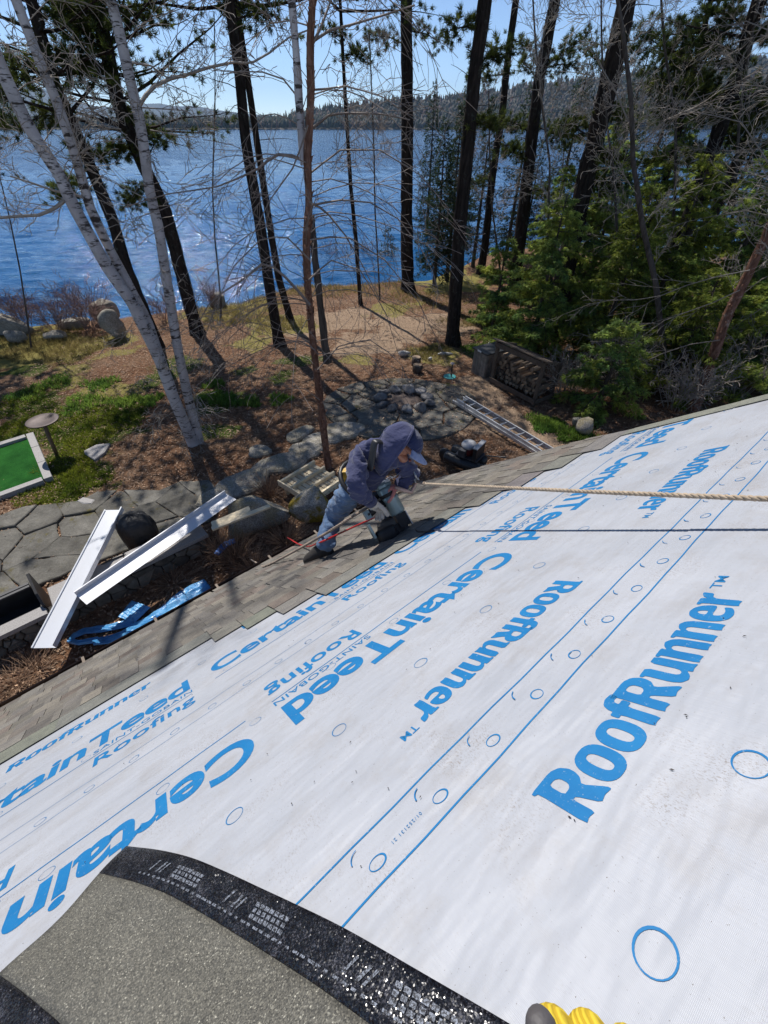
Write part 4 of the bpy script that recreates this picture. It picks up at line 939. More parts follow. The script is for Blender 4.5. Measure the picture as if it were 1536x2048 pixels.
bare_tree('bare tree leaning in from the right edge with pale crooked branches', (1600, 800), [(1600, 700), (1610, 500), (1620, 300), (1640, 100)], .09, .05, 73, 8, 16, 2.2, bias=np.array([-.7, -.1, 0]),
          limbs=[([(1620, 330), (1560, 180), (1500, 165), (1440, 180), (1380, 200), (1330, 230)], 0, .020, .006, .9, 12), ([(1620, 250), (1560, 60), (1505, 55), (1490, 40), (1440, 70), (1400, 120)], -.3, .020, .006, .9, 10),
                 ([(1610, 400), (1540, 330), (1480, 240), (1420, 230), (1340, 215), (1290, 260)], -.3, .022, .006, .9, 12), ([(1610, 520), (1520, 560), (1420, 640), (1320, 700), (1230, 740), (1150, 760)], -.5, .016, .004, .8, 14),
                 ([(1610, 600), (1500, 620), (1400, 720), (1300, 760), (1200, 850)], -1.0, .014, .004, .8, 14), ([(1600, 680), (1500, 740), (1400, 780), (1300, 830), (1180, 880)], -1.0, .012, .004, .7, 12), ([(1612, 450), (1500, 420), (1380, 440), (1280, 480), (1180, 470)], -.2, .014, .004, .8, 12)])
bare_tree('thin bare tree between the hemlocks and the thick leaning pine', (1240, 690), [(1238, 620), (1235, 480), (1228, 350), (1215, 260)], .05, .02, 74, 8, 22, 1.7)
bare_tree('pale thin birch behind the middle hemlocks by the water', (1118, 500), [(1118, 470), (1122, 380), (1130, 270), (1140, 200)], .06, .03, 75, 8, 14, 1.4, m=m_birch)
bare_tree('small bare tree behind the bushy hemlock', (1010, 610), [(1000, 540), (985, 420), (980, 320)], .05, .02, 76, 6.5, 20, 1.6, mt=m_twig)
bare_tree('slim bare tree left of the straight black trunk', (760, 600), [(757, 540), (750, 420), (748, 300), (742, 150)], .04, .02, 77, 8, 22, 1.6, mt=m_twig)
bare_tree('thin bare tree behind the forked pine near the water', (440, 640), [(442, 600), (430, 480), (425, 380), (430, 200)], .035, .015, 78, 8, 18, 1.4, mt=m_twig, group=None)
bare_tree('bare sapling at the left shore behind the birches', (60, 700), [(55, 640), (40, 540), (20, 440)], .03, .012, 79, 5.5, 16, 1.4, mt=m_twig, group=None)
bare_tree('bare grey tree rising right of the thick leaning pine', (1330, 650), [(1335, 560), (1350, 400), (1352, 250), (1330, 100)], .06, .03, 80, 9, 24, 2.0)
bare_tree('bare tree with crossing twigs near the top right corner', (1450, 680), [(1452, 560), (1470, 380), (1480, 220), (1500, 90)], .06, .03, 81, 9, 26, 2.1)
bare_tree('thin crooked bare tree in front of the forked pine', (1120, 700), [(1110, 620), (1095, 480), (1100, 330), (1080, 180)], .045, .02, 82, 8.5, 20, 1.7)
# ---- bare shrubs on the bank
def shrub(label, px, h, w, n, seed, m, group='bare shrubs along the shore', cat='shrub', name='bare_shrub', z=0):
    root, b = tree_root(name, label, cat, px, group); tw = Twigs(seed); r = tw.r
    for k in range(n):
        a = r.random()*6.28; q = r.random()**.6; d = (math.cos(a)*q*w/h*.8, math.sin(a)*q*w/h*.8, 1.0); p = b+np.array([math.cos(a), math.sin(a), 0])*w*.22*r.random()-np.array([0, 0, .05])
        Q, _ = wander(p, d, h*r.uniform(.6, 1.1), 5, .14, .02, r); tw.P.append(Q); tw.R.append(np.linspace(.009, .004, 5)); tw.spawn(Q, .007, .004, h*.45, 2, 6, 0, .2, .65, .25)
    tw.build('branch', m, root, .0062); return root
SHR = [('reddish bare shrub right of the tall boulder by the water', (330, 645), 1.3, 1.0, 16), ('grey feathery shrub at the left water edge', (55, 660), 1.5, 1.0, 18), ('brown twiggy shrub in front of the split boulder', (185, 660), 1.7, 1.4, 26), ('feathery shrub between the grey one and the boulder', (120, 665), 1.4, 1.1, 18),
       ('bare shrub on the bank left of the forked pine', (430, 618), 1.2, 1.0, 16), ('bare shrub behind the foot of the forked pine', (510, 590), 1.2, 1.0, 16), ('low bare shrub on the bank between forked pine and peeling birch', (605, 565), 1.5, 1.2, 20), ('pale bare shrub right of the peeling birch', (665, 555), 2.1, 1.5, 26), ('tall bare shrub by the slim pine', (735, 548), 2.2, 1.6, 28), ('bare shrub left of the black trunk by the water', (785, 552), 1.8, 1.4, 22), ('reddish shrub at the water right of the black trunk', (850, 545), 1.5, 1.2, 18), ('tangled bare shrub beside the woodshed at the right', (1125, 790), 1.3, 1.2, 20), ('tangle of bare stems below the peeling trunk', (1350, 815), 1.6, 1.3, 24), ('tangle of bare stems at the right edge by the roof', (1470, 790), 1.9, 1.4, 24), ('bare brush in front of the tall hemlock', (1230, 770), 1.7, 1.5, 26)]
for i, (lb, px, h, w, n) in enumerate(SHR): shrub(lb, px, h, w, int(n*1.35), 90+i, m_purple if i < 11 else m_twigp)
# ================================================================== YARD
rng = np.random.default_rng(11); random.seed(11)
def clip_half(poly, p, n):
    out = []; k = len(poly)
    for i in range(k):
        a, b = poly[i], poly[(i+1) % k]; da, db = np.dot(a-p, n), np.dot(b-p, n)
        if da <= 0: out.append(a)
        if da*db < 0: out.append(a+(b-a)*(da/(da-db)))
    return out
def cells(sites, clip):
    res = []
    for i, s in enumerate(sites):
        P = [np.array(q, float) for q in clip]
        for j, t in enumerate(sites):
            if i == j or not P: continue
            P = clip_half(P, (s+t)/2, t-s)
        res.append(P if len(P) >= 3 else None)
    return res
def area(P): return abs(sum(P[i][0]*P[(i+1) % len(P)][1]-P[(i+1) % len(P)][0]*P[i][1] for i in range(len(P))))/2
def shrink(P, d):
    c = sum(P)/len(P); out = []
    for p in P:
        v = p-c; L_ = np.linalg.norm(v); out.append(c+v*max(.3, (L_-d)/L_))
    return out
def rough_poly(P, amp, r, sub=.22):
    out = []
    for i, p in enumerate(P):
        q = P[(i+1) % len(P)]; n = max(1, int(np.linalg.norm(q-p)/sub)); d = q-p; nn = np.array([-d[1], d[0]]); nn = nn/(np.linalg.norm(nn)+1e-9)
        for k in range(n): out.append(p+d*k/n+nn*(r.normal(0, amp) if k else 0))
    return out
def flag_mat():
    m, t, b, out = nodes('flagstone'); tc = N(t, 'ShaderNodeTexCoord'); co = tc.outputs['Object']; oi = N(t, 'ShaderNodeObjectInfo'); ad = N(t, 'ShaderNodeVectorMath', operation='ADD'); L(t, co, ad.inputs[0]); L(t, oi.outputs['Location'], ad.inputs[1]); q = ad.outputs[0]
    c = ramp(t, noise(t, q, 2.2, 7, .7), [(.28, (.075, .07, .062)), (.5, (.15, .142, .124)), (.74, (.235, .222, .195))])
    c = mixc(t, 1.0, c, ramp(t, noise(t, q, 38, 4, .8), [(.3, (.7, .7, .7)), (.7, (1.2, 1.2, 1.2))]), 'MULTIPLY')
    mr = N(t, 'ShaderNodeMapRange'); mr.inputs[3].default_value = .72; mr.inputs[4].default_value = 1.22; L(t, oi.outputs['Random'], mr.inputs[0]); c = mixc(t, 1.0, c, mr.outputs[0], 'MULTIPLY')
    c = mixc(t, ramp(t, noise(t, q, 1.7, 6, .75), [(.56, (0, 0, 0)), (.66, (.85, .85, .85))]), c, ramp(t, noise(t, q, 26, 3, .7), [(.3, (.05, .045, .018)), (.7, (.17, .14, .035))]))
    c = mixc(t, ramp(t, noise(t, q, 3.1, 6, .8), [(.60, (0, 0, 0)), (.70, (.8, .8, .8))]), c, (.05, .04, .032))
    L(t, c, b.inputs['Base Color']); b.inputs['Roughness'].default_value = .88; b.inputs['Specular IOR Level'].default_value = .2
    bump(t, b, noise(t, q, 8, 7, .75), .9, .03); return m
m_flag = flag_mat()
m_granite = mat('granite', (.33, .315, .305), .75, var=.3, scale=60, bmp=.4, bscale=90, bdist=.004)
def boulder_mat():
    m, t, b, out = nodes('boulder'); tc = N(t, 'ShaderNodeTexCoord'); co = tc.outputs['Object']
    c = ramp(t, noise(t, co, 5, 6, .75), [(.3, (.22, .20, .17)), (.52, (.42, .39, .34)), (.72, (.58, .55, .49))])
    sp = ramp(t, noise(t, co, 45, 3, .8), [(.40, (.5, .5, .5)), (.6, (1.1, 1.1, 1.1))]); c = mixc(t, 1.0, c, sp, 'MULTIPLY')
    oi = N(t, 'ShaderNodeObjectInfo'); ml = ramp(t, noise(t, co, 2.4, 5, .65), [(.44, (0, 0, 0)), (.54, (1, 1, 1))])
    c = mixc(t, mixc(t, 1.0, ml, oi.outputs['Color'], 'MULTIPLY'), c, ramp(t, noise(t, co, 30, 4, .7), [(.3, (.10, .075, .012)), (.7, (.33, .24, .035))]))
    L(t, c, b.inputs['Base Color']); b.inputs['Roughness'].default_value = .92; b.inputs['Specular IOR Level'].default_value = .2
    bump(t, b, noise(t, co, 14, 6, .75), .8, .03); return m
m_boulder = boulder_mat()
def ico(sub=3):
    bm = bmesh.new(); bmesh.ops.create_icosphere(bm, subdivisions=sub, radius=1); V = np.array([v.co[:] for v in bm.verts]); Fc = np.array([[v.index for v in f.verts] for f in bm.faces]); bm.free(); return V, Fc
ICO2, ICO3 = ico(2), ico(3)
def rockverts(V, sx, sy, sz, seed, rot=0, amp=.13, cut=11):
    r = np.random.default_rng(seed); V = V.copy()
    for _ in range(cut):                                   # flat broken faces
        n = r.normal(0, 1, 3); n /= np.linalg.norm(n); d = r.uniform(.50, .84); k = V@n; V = V-np.outer(np.clip(k-d, 0, None)*.93, n)
    for f, a in ((1.7, amp), (4, amp*.4), (9, amp*.18)):
        ph = r.random((3, 3))*6; V = V*(1+a*(np.sin(V[:, :1]*f+ph[0, 0])*np.sin(V[:, 1:2]*f+ph[0, 1])+np.sin(V[:, 2:3]*f*1.3+ph[0, 2]))*.5)
    V = V*[sx, sy, sz]; c, s = math.cos(rot), math.sin(rot); return np.stack([V[:, 0]*c-V[:, 1]*s, V[:, 0]*s+V[:, 1]*c, V[:, 2]], 1)
def rock(name, label, cat, pos, sx, sy, sz, seed, rot=0, group=None, m=None, sub=3, sink=.45, parent=None, moss=0.0, kind=None):
    V0, Fc = ICO3 if sub == 3 else ICO2; V = rockverts(V0, sx, sy, sz, seed, rot)+np.asarray(pos)+np.array([0, 0, sz*(1-sink)])
    o = mesh_np(name, V, Fc, m or m_boulder, parent, True, None, kind); o.color = (moss, moss, moss, 1)
    if parent is None: tag(o, label, cat, group)
    return o
# ---- flagstone terrace by the wall
def patio(name, poly_px, n, seed, gap, label=None, h=.05, poly=None, m=None, minA=.04):
    root_poly = [gp(*q, 0.0)[:2] for q in poly_px] if poly is None else poly
    c = sum(np.array(q) for q in root_poly)/len(root_poly); r = np.random.default_rng(seed)
    root = thing(name, None, None, (c[0], c[1], 0), None, 'structure')
    P = np.array(root_poly); lo, hi = P.min(0), P.max(0); sites = []
    def inside(p):
        k = False; j = len(P)-1
        for i in range(len(P)):
            if (P[i][1] > p[1]) != (P[j][1] > p[1]) and p[0] < (P[j][0]-P[i][0])*(p[1]-P[i][1])/(P[j][1]-P[i][1])+P[i][0]: k = not k
            j = i
        return k
    tries = 0; dmin = math.sqrt(area(list(P))/n)*.72
    while len(sites) < n and tries < 6000:
        tries += 1; p = lo+(hi-lo)*r.random(2)
        if inside(p) and all(np.linalg.norm(p-q) > dmin for q in sites): sites.append(p)
    S2 = [s*[1, 1] for s in sites]
    for Q in cells(S2, root_poly):
        if Q is None or area(Q) < minA: continue
        Q = rough_poly(shrink(Q, gap), .018, r)
        z = float(gz(*(sum(Q)/len(Q)))); hh = h+r.uniform(-.008, .012); tx, ty = r.normal(0, .008, 2); cc = sum(Q)/len(Q)
        MB().prism([(q[0], q[1], z-.04+(q[0]-cc[0])*tx+(q[1]-cc[1])*ty) for q in Q], hh+.04, .018, .012).build('flagstone', m or m_flag, root)
    return root
patio('patio', [(-140, 1080), (0, 1036), (52, 1016), (154, 1003), (200, 982), (322, 982), (360, 965), (418, 962), (450, 1005), (420, 1046), (396, 1052), (240, 1108), (92, 1166), (-60, 1235), (-180, 1230)], 20, 5, .012)
def path_slabs():
    root = thing('path', None, None, gp(520, 940), None, 'structure'); r = np.random.default_rng(3)
    for (px, py, a, b_, rot) in ((440, 995, .40, .30, .3), (487, 968, .55, .36, .35), (560, 930, .55, .36, .5), (610, 905, .42, .3, .6), (648, 880, .45, .32, .2), (600, 870, .35, .25, .9), (690, 862, .5, .35, .3), (520, 905, .28, .2, .2)):
        g = gp(px, py); n = 14; ph = r.random()*6; P = []
        for i in range(n):
            t = 2*math.pi*i/n; k = 1.15+.16*math.sin(2*t+ph)+.10*math.sin(3*t+ph*2)+r.normal(0, .04); x, y = a*k*math.cos(t), b_*k*math.sin(t); P.append((g[0]+x*math.cos(rot)-y*math.sin(rot), g[1]+x*math.sin(rot)+y*math.cos(rot), g[2]-.05))
        so = MB().prism(P, .05+.09, .05, .035).build('stepping_stone', m_boulder, root); so.color = (.25, .25, .25, 1)
path_slabs()
fc = gp(808, 806)
circ = [np.array([fc[0]-.1+2.25*math.cos(t)*(1.0+.05*math.sin(3*t)), fc[1]-.25+1.9*math.sin(t)]) for t in np.linspace(0, 2*math.pi, 26)[:-1]]
patio('round_patio', None, 22, 9, .03, poly=circ)
# ---- fire ring
m_char = mat('charred_stone', (.20, .19, .185), .9, var=.5, scale=6, obj_var=.35, bmp=.8, bscale=14, bdist=.03); m_ash = mat('ash', (.10, .075, .065), .95)
MB().lathe([(.62, 0), (.58, .03), (.2, .06), (0.01, .065)], (fc[0], fc[1], .035), n=18).build('fire_pit_bed', m_ash)
tag(bpy.data.objects['fire_pit_bed'], 'bed of grey ash inside the ring of fire stones', 'ash bed')
FIRE_L = ['rightmost stone of the fire ring on the ladder side', 'fire ring stone on the side towards the wood rack', 'fire ring stone at the back on the game stake side', 'fire ring stone at the very back towards the lake', 'fire ring stone at the back left of the ring', 'leftmost stone of the fire ring', 'fire ring stone at the front left on the peeling birch side', 'fire ring stone at the front just left of its middle', 'fire ring stone at the middle of the front, nearest the house', 'fire ring stone at the front right of the ring', 'fire ring stone at the right front facing the ladder end']
for i in range(11):
    t = 2*math.pi*i/11+.2; s = random.uniform(.17, .25)
    rock('fire_stone', FIRE_L[i], 'stone', (fc[0]+.72*math.cos(t), fc[1]+.62*math.sin(t), .04), s*1.15, s*.95, s*.58, 200+i, t, 'stones ringing the fire pit', m_char, 2, .12)
# ---- seat wall with granite caps
m_stone = mat('wall_stone', (.17, .155, .13), .9, var=.35, scale=5, bmp=.7, bscale=16, bdist=.02, obj_var=.3); m_mortar = mat('dark_joint', (.045, .04, .035), .95)
WZ = .50
w_ba = gp(92, 1163, WZ)[:2]; w_bb = gp(404, 1047, WZ)[:2]; w_fa = gp(106, 1216, WZ)[:2]; w_fb = gp(415, 1068, WZ)[:2]
def stone_wall():
    root = thing('seat_wall', 'low stone wall with speckled granite cap slabs beside the flagstone terrace', 'stone wall', (*(w_fa+w_fb)/2, 0))
    d = w_fb-w_fa; Lw = np.linalg.norm(d); d /= Lw; n = np.array([d[1], -d[0]])
    if np.dot(n, w_ba-w_fa) > 0: n = -n                              # towards the house
    wid = .5*abs(np.dot(w_bb-w_fb, n))+.5*abs(np.dot(w_ba-w_fa, n)); a = w_fa-d*3.2; b = w_fb
    for s0, s1, zz in ((3.2, 3.2+Lw*.46, WZ), (3.2+Lw*.465, 3.2+Lw, WZ), (1.2, 3.1, WZ-.05), (-1.0, 1.15, WZ-.05)):
        wv = wid if s0 > 3 else wid*.42
        P = [a+d*s0, a+d*s1, a+d*s1-n*wv, a+d*s0-n*wv]; MB().prism([(p[0], p[1], zz-.075) for p in P], .075, .01, .008).build('cap_slab', m_granite, root)
    Pc = [a-n*.05, b-n*.05-d*.06, b-n*(wid-.05)-d*.06, a-n*(wid-.05)]
    # core under the slabs, faced with stones on the house side
    MB().prism([(p[0], p[1], -.25) for p in (w_fa-n*.10, b-n*.10-d*.06, b-n*(wid-.05)-d*.06, w_fa-n*(wid-.05))], .25+WZ-.075).build('wall_core', m_mortar, root)
    MB().prism([(p[0], p[1], -.25) for p in (a-n*.10, w_fa-n*.10, w_fa-n*(wid*.42), a-n*(wid*.42))], .25+WZ-.125).build('wall_core', m_mortar, root)
    Lt = Lw+3.2; r = np.random.default_rng(8); sites = np.stack([r.random(95)*Lt, r.random(95)*(.50)], 1)
    for Q in cells(list(sites), [np.array(q) for q in ((0, -.08), (Lt-.06, -.08), (Lt-.06, WZ-.13), (0, WZ-.13))]):
        if Q is None or area(Q) < .004: continue
        Q = shrink(Q, .012); P = [np.array([*(a+d*q[0]-n*.11), q[1]]) for q in Q]
        MB().prism(P, r.uniform(.05, .085), .02, .018, (n[0], n[1], 0)).build('wall_stone', m_stone, root)
    return d, n, wid
wd, wn, wwid = stone_wall()
# ---- black trough set in the wall at the left
m_black = mat('black_metal', (.018, .018, .020), .45, var=.3, bmp=.1); m_dark = mat('dark_metal', (.05, .05, .055), .5, var=.2, bmp=.1)
def trough():
    r0 = w_fa-wd*.12-wn*.30; root = thing('trough', 'long black metal trough with a raised end plate at the left end of the wall', 'trough', (*r0, 0))
    d3 = np.array([*wd, 0]); n3 = np.array([*wn, 0]); z = np.array([0, 0, 1.]); ctr = np.array([*r0, 0])-d3*1.6
    for nm, off, w, zc, h in (('back_panel', -.32, .05, .30, .6), ('front_panel', .10, .05, .22, .44)):
        MB().box(ctr-n3*(-off)*1+z*zc, 3.1, w, h, (d3, n3, z)).build(nm, m_black, root)
    MB().box(ctr+n3*(-.11)+z*.25, 3.1, .40, .04, (d3, n3, z)).build('tray', m_black, root)
    for k, off in enumerate((-.35, -.28)): MB().box(ctr+n3*off+z*(.61+.0*k), 3.1, .045, .03, (d3, n3, z)).build('rim_rail', m_dark, root)
    e = np.array([*r0, 0]); P = [e+n3*(-.40), e+n3*.16, e+n3*.16+z*.52, e+n3*.02+z*.66, e+n3*(-.34)+z*.80, e+n3*(-.40)+z*.76]
    MB().prism(P, .035, n=d3).build('end_plate', m_black, root)
trough()
# ---- covered grill behind the wall
def covered_grill():
    g = gp(296, 1098, 0.0); m = mat('black_cover', (.020, .020, .022), .6, var=.3, scale=5, bmp=.8, bscale=6, bdist=.05)
    root = thing('covered_grill', 'round grill under a creased black cloth cover behind the wall', 'grill', (g[0], g[1], 0.05))
    n = 40; V = []; Fs = []; prof = [(.255, 0), (.258, .12), (.268, .30), (.28, .50), (.275, .60), (.245, .71), (.175, .79), (.09, .83), (.0, .84)]
    r = np.random.default_rng(4)
    for j, (rr, z) in enumerate(prof):
        for i in range(n):
            t = 2*math.pi*i/n; k = 1+.045*math.sin(9*t+j*.7)+.035*math.sin(17*t+j*1.3)*(1 if j < 7 else .3); V.append((g[0]+rr*k*math.cos(t)*1.15, g[1]+rr*k*math.sin(t)*.95, .05+z+.012*math.sin(7*t+j)))
    for j in range(len(prof)-1):
        for i in range(n): Fs.append((j*n+i, j*n+(i+1) % n, (j+1)*n+(i+1) % n, (j+1)*n+i))
    Fs.append(tuple(range((len(prof)-1)*n, len(prof)*n)))
    mesh_np('cover', np.array(V), Fs, m, root, True)
    mb = MB()
    for k in range(3):
        t = k*2.094; mb.tube([(g[0]+.27*math.cos(t), g[1]+.22*math.sin(t), .05), (g[0]+.15*math.cos(t), g[1]+.13*math.sin(t), .5)], .018, 6)
    mb.build('stand', m_dark, root)
covered_grill()
# ---- two long sheet metal troughs lying over the wall
def alum(name, rough): 
    m, t, b, out = nodes(name); tc = N(t, 'ShaderNodeTexCoord'); b.inputs['Base Color'].default_value = (.82, .84, .88, 1); b.inputs['Metallic'].default_value = .25; b.inputs['Roughness'].default_value = rough
    bump(t, b, noise(t, tc.outputs['Object'], 1.6, 2, .5), .2, .02); return m
m_al = alum('bright_aluminium', .22); m_al2 = mat('white_coated_metal', (.78, .79, .82), .38, var=.03, bmp=.15, bscale=3, bdist=.02)
def channel(name, label, A, B, w, hl, hr, m, lip=.02, flip=1):
    """open channel from A to B: floor width w, side walls hl and hr"""
    A = np.array(A); B = np.array(B); d = B-A; L_ = np.linalg.norm(d); d /= L_; sd = np.cross(d, (0, 0, 1)); sd /= np.linalg.norm(sd); up = np.cross(sd, d); th = .004
    root = thing(name, label, 'metal channel', (A+B)/2, 'sheet metal channels lying over the wall')
    MB().box((A+B)/2, L_, w, th, (d, sd, up)).build('floor_sheet', m, root)
    for s, h, nm in ((-1, hl, 'side_flange'), (1, hr, 'side_flange')):
        if h <= 0: continue
        MB().box((A+B)/2+sd*s*(w/2+th/2+.0005)+up*(h/2-th/2), L_, th, h, (d, sd, up)).build(nm, m, root)
        MB().box((A+B)/2+sd*s*(w/2-lip/2+th)+up*(h), L_, lip, th, (d, sd, up)).build('lip', m, root)
    return root
channel('metal_channel', 'flat shiny aluminium channel pointing steeply up across the wall', gp(88, 1296, .46), gp(229, 1020, .80), .34, .02, .09, m_al)
channel('metal_channel', 'white metal channel lying along the wall towards the boulder', gp(163, 1200, .66), gp(462, 993, .72), .30, .085, 0, m_al2)
a_, b_ = gp(202, 1129, WZ+.012), gp(246, 1110, WZ+.012); mb = MB(); mb.tube([a_, (a_+b_)/2+np.array([0, 0, .01]), b_, b_+np.array([.02, .05, .03])], [.012, .018, .018, .008], 6); tag(mb.build('strap', m_black), 'short black strap lying on the granite cap', 'strap')
# ---- boulders, planks and dead grass beside the wall
rock('boulder', 'long grey boulder with planks lying on it', 'boulder', gp(505, 1062)+np.array([.05, .1, 0]), .82, .42, .44, 301, .50, None, None, 3, .3, moss=.45)
rock('boulder', 'boulder covered in yellow lichen beside the pallet', 'boulder', gp(622, 1040)+np.array([0, .05, 0]), .44, .42, .50, 302, .3, None, None, 3, .3, moss=1.0)
m_new = mat('new_pine_board', (.74, .62, .42), .7, var=.15, scale=6, bmp=.2, obj_var=.12)
for i, (p, q, w, z) in enumerate((((424, 1058), (540, 1012), .09, .78), ((424, 1050), (500, 1018), .14, .74))):
    mb = MB(); mb.bar(gp(*p, z), gp(*q, z+.10), w, .035); tag(mb.build('plank', m_new), ('narrow pale plank lying along the top of the long boulder', 'short wide board beside the narrow plank on the boulder')[i], 'plank')
def pallet():
    a, b, c_, d = gp(566, 960, .3), gp(614, 932, .3), gp(678, 968, .3), gp(648, 1001, .3); root = thing('pallet', 'pale new wood pallet lying upside down by the boulder', 'pallet', ((a+c_)/2)*[1, 1, 0])
    u = (c_-b); Lu = np.linalg.norm(u); u /= Lu; v = np.cross((0, 0, 1), u); Lv = .95; o = a*.5+d*.5; ctr = (a+b+c_+d)/4; z = np.array([0, 0, 1.]); 
    for k in range(8): MB().box(ctr+v*(-Lv/2+Lv*(k+.5)/8), Lu*1.05, Lv/8-.022, .02, (u, v, z)).build('deck_board', m_new, root)
    for k in (-1, -.3, .35, 1): MB().box(ctr+u*k*Lu*.46+z*.055, .05, Lv*1.02, .085, (u, v, z)).build('runner', m_new, root)
    MB().box(ctr-v*(Lv*.53)+z*.02, Lu*1.06, .03, .14, (u, v, z)).build('edge_board', m_new, root)
    for sx in (-1, 1):
        for sy in (-1, 1): MB().box(ctr+u*sx*Lu*.42+v*sy*Lv*.42-z*.16, .09, .09, .30, (u, v, z)).build('block', m_new, root)
pallet()
m_dry = mat('dead_grass', (.33, .21, .135), .9, var=.3, bmp=0, attr=True)
def tuft(label, px, h, n, seed, wd_=.5, m=None, cat='dead plant', name='dead_grass_clump', droop=.5):
    b = gp(*px); r = np.random.default_rng(seed); P = np.zeros((n, 5, 3)); a = r.random(n)*6.28; sp = r.random(n)**.7*wd_
    for k in range(5):
        t = k/4; P[:, k, 0] = b[0]+np.cos(a)*(.05+sp*t*1.2)+r.normal(0, .012, n); P[:, k, 1] = b[1]+np.sin(a)*(.05+sp*t*1.2)+r.normal(0, .012, n); P[:, k, 2] = b[2]-.03+h*r.uniform(.9, 1.1, n)*(t-droop*sp*t*t*1.2)
    V, Fq = tubes(P, np.repeat(np.linspace(.006, .0022, 5)[None], n, 0), 3); tn = np.repeat(r.uniform(.5, 1.4, n), 15); o = mesh_np(name, V, Fq, m or m_dry, None, False, np.stack([tn, tn, tn], 1)); return tag(o, label, cat, 'dead grass clumps in the bed')
for i, (lb, px, h, n) in enumerate([('big dark clump of dead stems below the long boulder', (470, 1120), .6, 150), ('dead stems hugging the lichen boulder', (572, 1085), .55, 120), ('clump of dead stems at the end of the stone wall', (440, 1100), .5, 110), ('dead stems in the bed nearest the roof edge', (505, 1135), .45, 90), ('straw coloured tuft left of the metal channel foot', (70, 1340), .3, 80), ('straw tuft above the blue plastic sheet', (345, 1165), .26, 70), ('small straw tuft by the pale flat stone in the bed', (30, 1370), .26, 60), ('dead stems between boulder and pallet', (540, 990), .5, 120)]):
    tuft(lb, px, h, n, 400+i)
# blue white bundle in the dead stems
def crumple(name, label, cat, strip, width, m, seed, z0=.03, amp=.05, ny=16, group=None):
    """sheet laid along a strip of ground pixels, gathered into folds"""
    r = np.random.default_rng(seed); P = resample(np.array([gp(*q, z0) for q in strip]), 40); V = []; T = np.gradient(P, axis=0); T /= np.linalg.norm(T, axis=1, keepdims=True); ph = r.random(8)*6
    for i in range(40):
        sd = np.cross(T[i], (0, 0, 1)); w = np.interp(i/39, np.linspace(0, 1, len(width)), width)
        for j in range(ny):
            s = j/(ny-1)-.5; h = amp*(math.sin(s*26+ph[0]+i*.12)+.7*math.sin(s*41+ph[1]-i*.2)+.5*math.sin(i*.9+s*7+ph[2])); V.append(P[i]+sd*s*w+np.array([0, 0, max(0, h+amp*1.2)*(1-(2*s)**6)]))
    i = np.arange(40*ny).reshape(40, ny); Fq = np.stack([i[:-1, :-1], i[1:, :-1], i[1:, 1:], i[:-1, 1:]], -1).reshape(-1, 4)
    o = mesh_np(name, np.array(V), Fq, m, None, True); o.modifiers.new('thickness', 'SOLIDIFY').thickness = .002; return tag(o, label, cat, group)
def plastic():
    m, t, b, out = nodes('blue_plastic'); tc = N(t, 'ShaderNodeTexCoord'); c = ramp(t, noise(t, tc.outputs['Object'], 6, 4, .6), [(.3, (.045, .24, .55)), (.7, (.16, .46, .78))]); L(t, c, b.inputs['Base Color']); b.inputs['Roughness'].default_value = .28; b.inputs['Coat Weight'].default_value = .3
    bump(t, b, noise(t, tc.outputs['Object'], 16, 4, .6), .7, .02); return m
m_plas = plastic()
crumple('plastic_sheet', 'long crumpled blue plastic sheet on the bed beside the gutter', 'plastic sheet', [(418, 1172), (370, 1200), (310, 1240), (262, 1262), (222, 1280), (190, 1284)], [.42, .50, .36, .24, .14, .12], m_plas, 1, .05, .03)
crumple('plastic_sheet', 'thin twisted strip of blue plastic looping left', 'plastic sheet', [(268, 1243), (235, 1252), (205, 1258), (172, 1262), (148, 1272), (140, 1282), (160, 1286), (195, 1280)], [.16, .14, .13, .12, .10, .08, .08, .10], m_plas, 2, .05, .02)
crumple('plastic_sheet', 'square crumpled piece of pale blue plastic behind the long sheet', 'plastic sheet', [(252, 1240), (282, 1208)], [.34, .40], m_plas, 3, .06, .010)
m_chip = mat('blue_wrapper', (.10, .19, .45), .35, var=.6, scale=30, bmp=.5)
crumple('plastic_wrapper', 'small blue and white wrapper caught in dead stems', 'wrapper', [(432, 1110), (450, 1090), (470, 1082)], [.10, .14, .10], m_chip, 4, .30, .02)
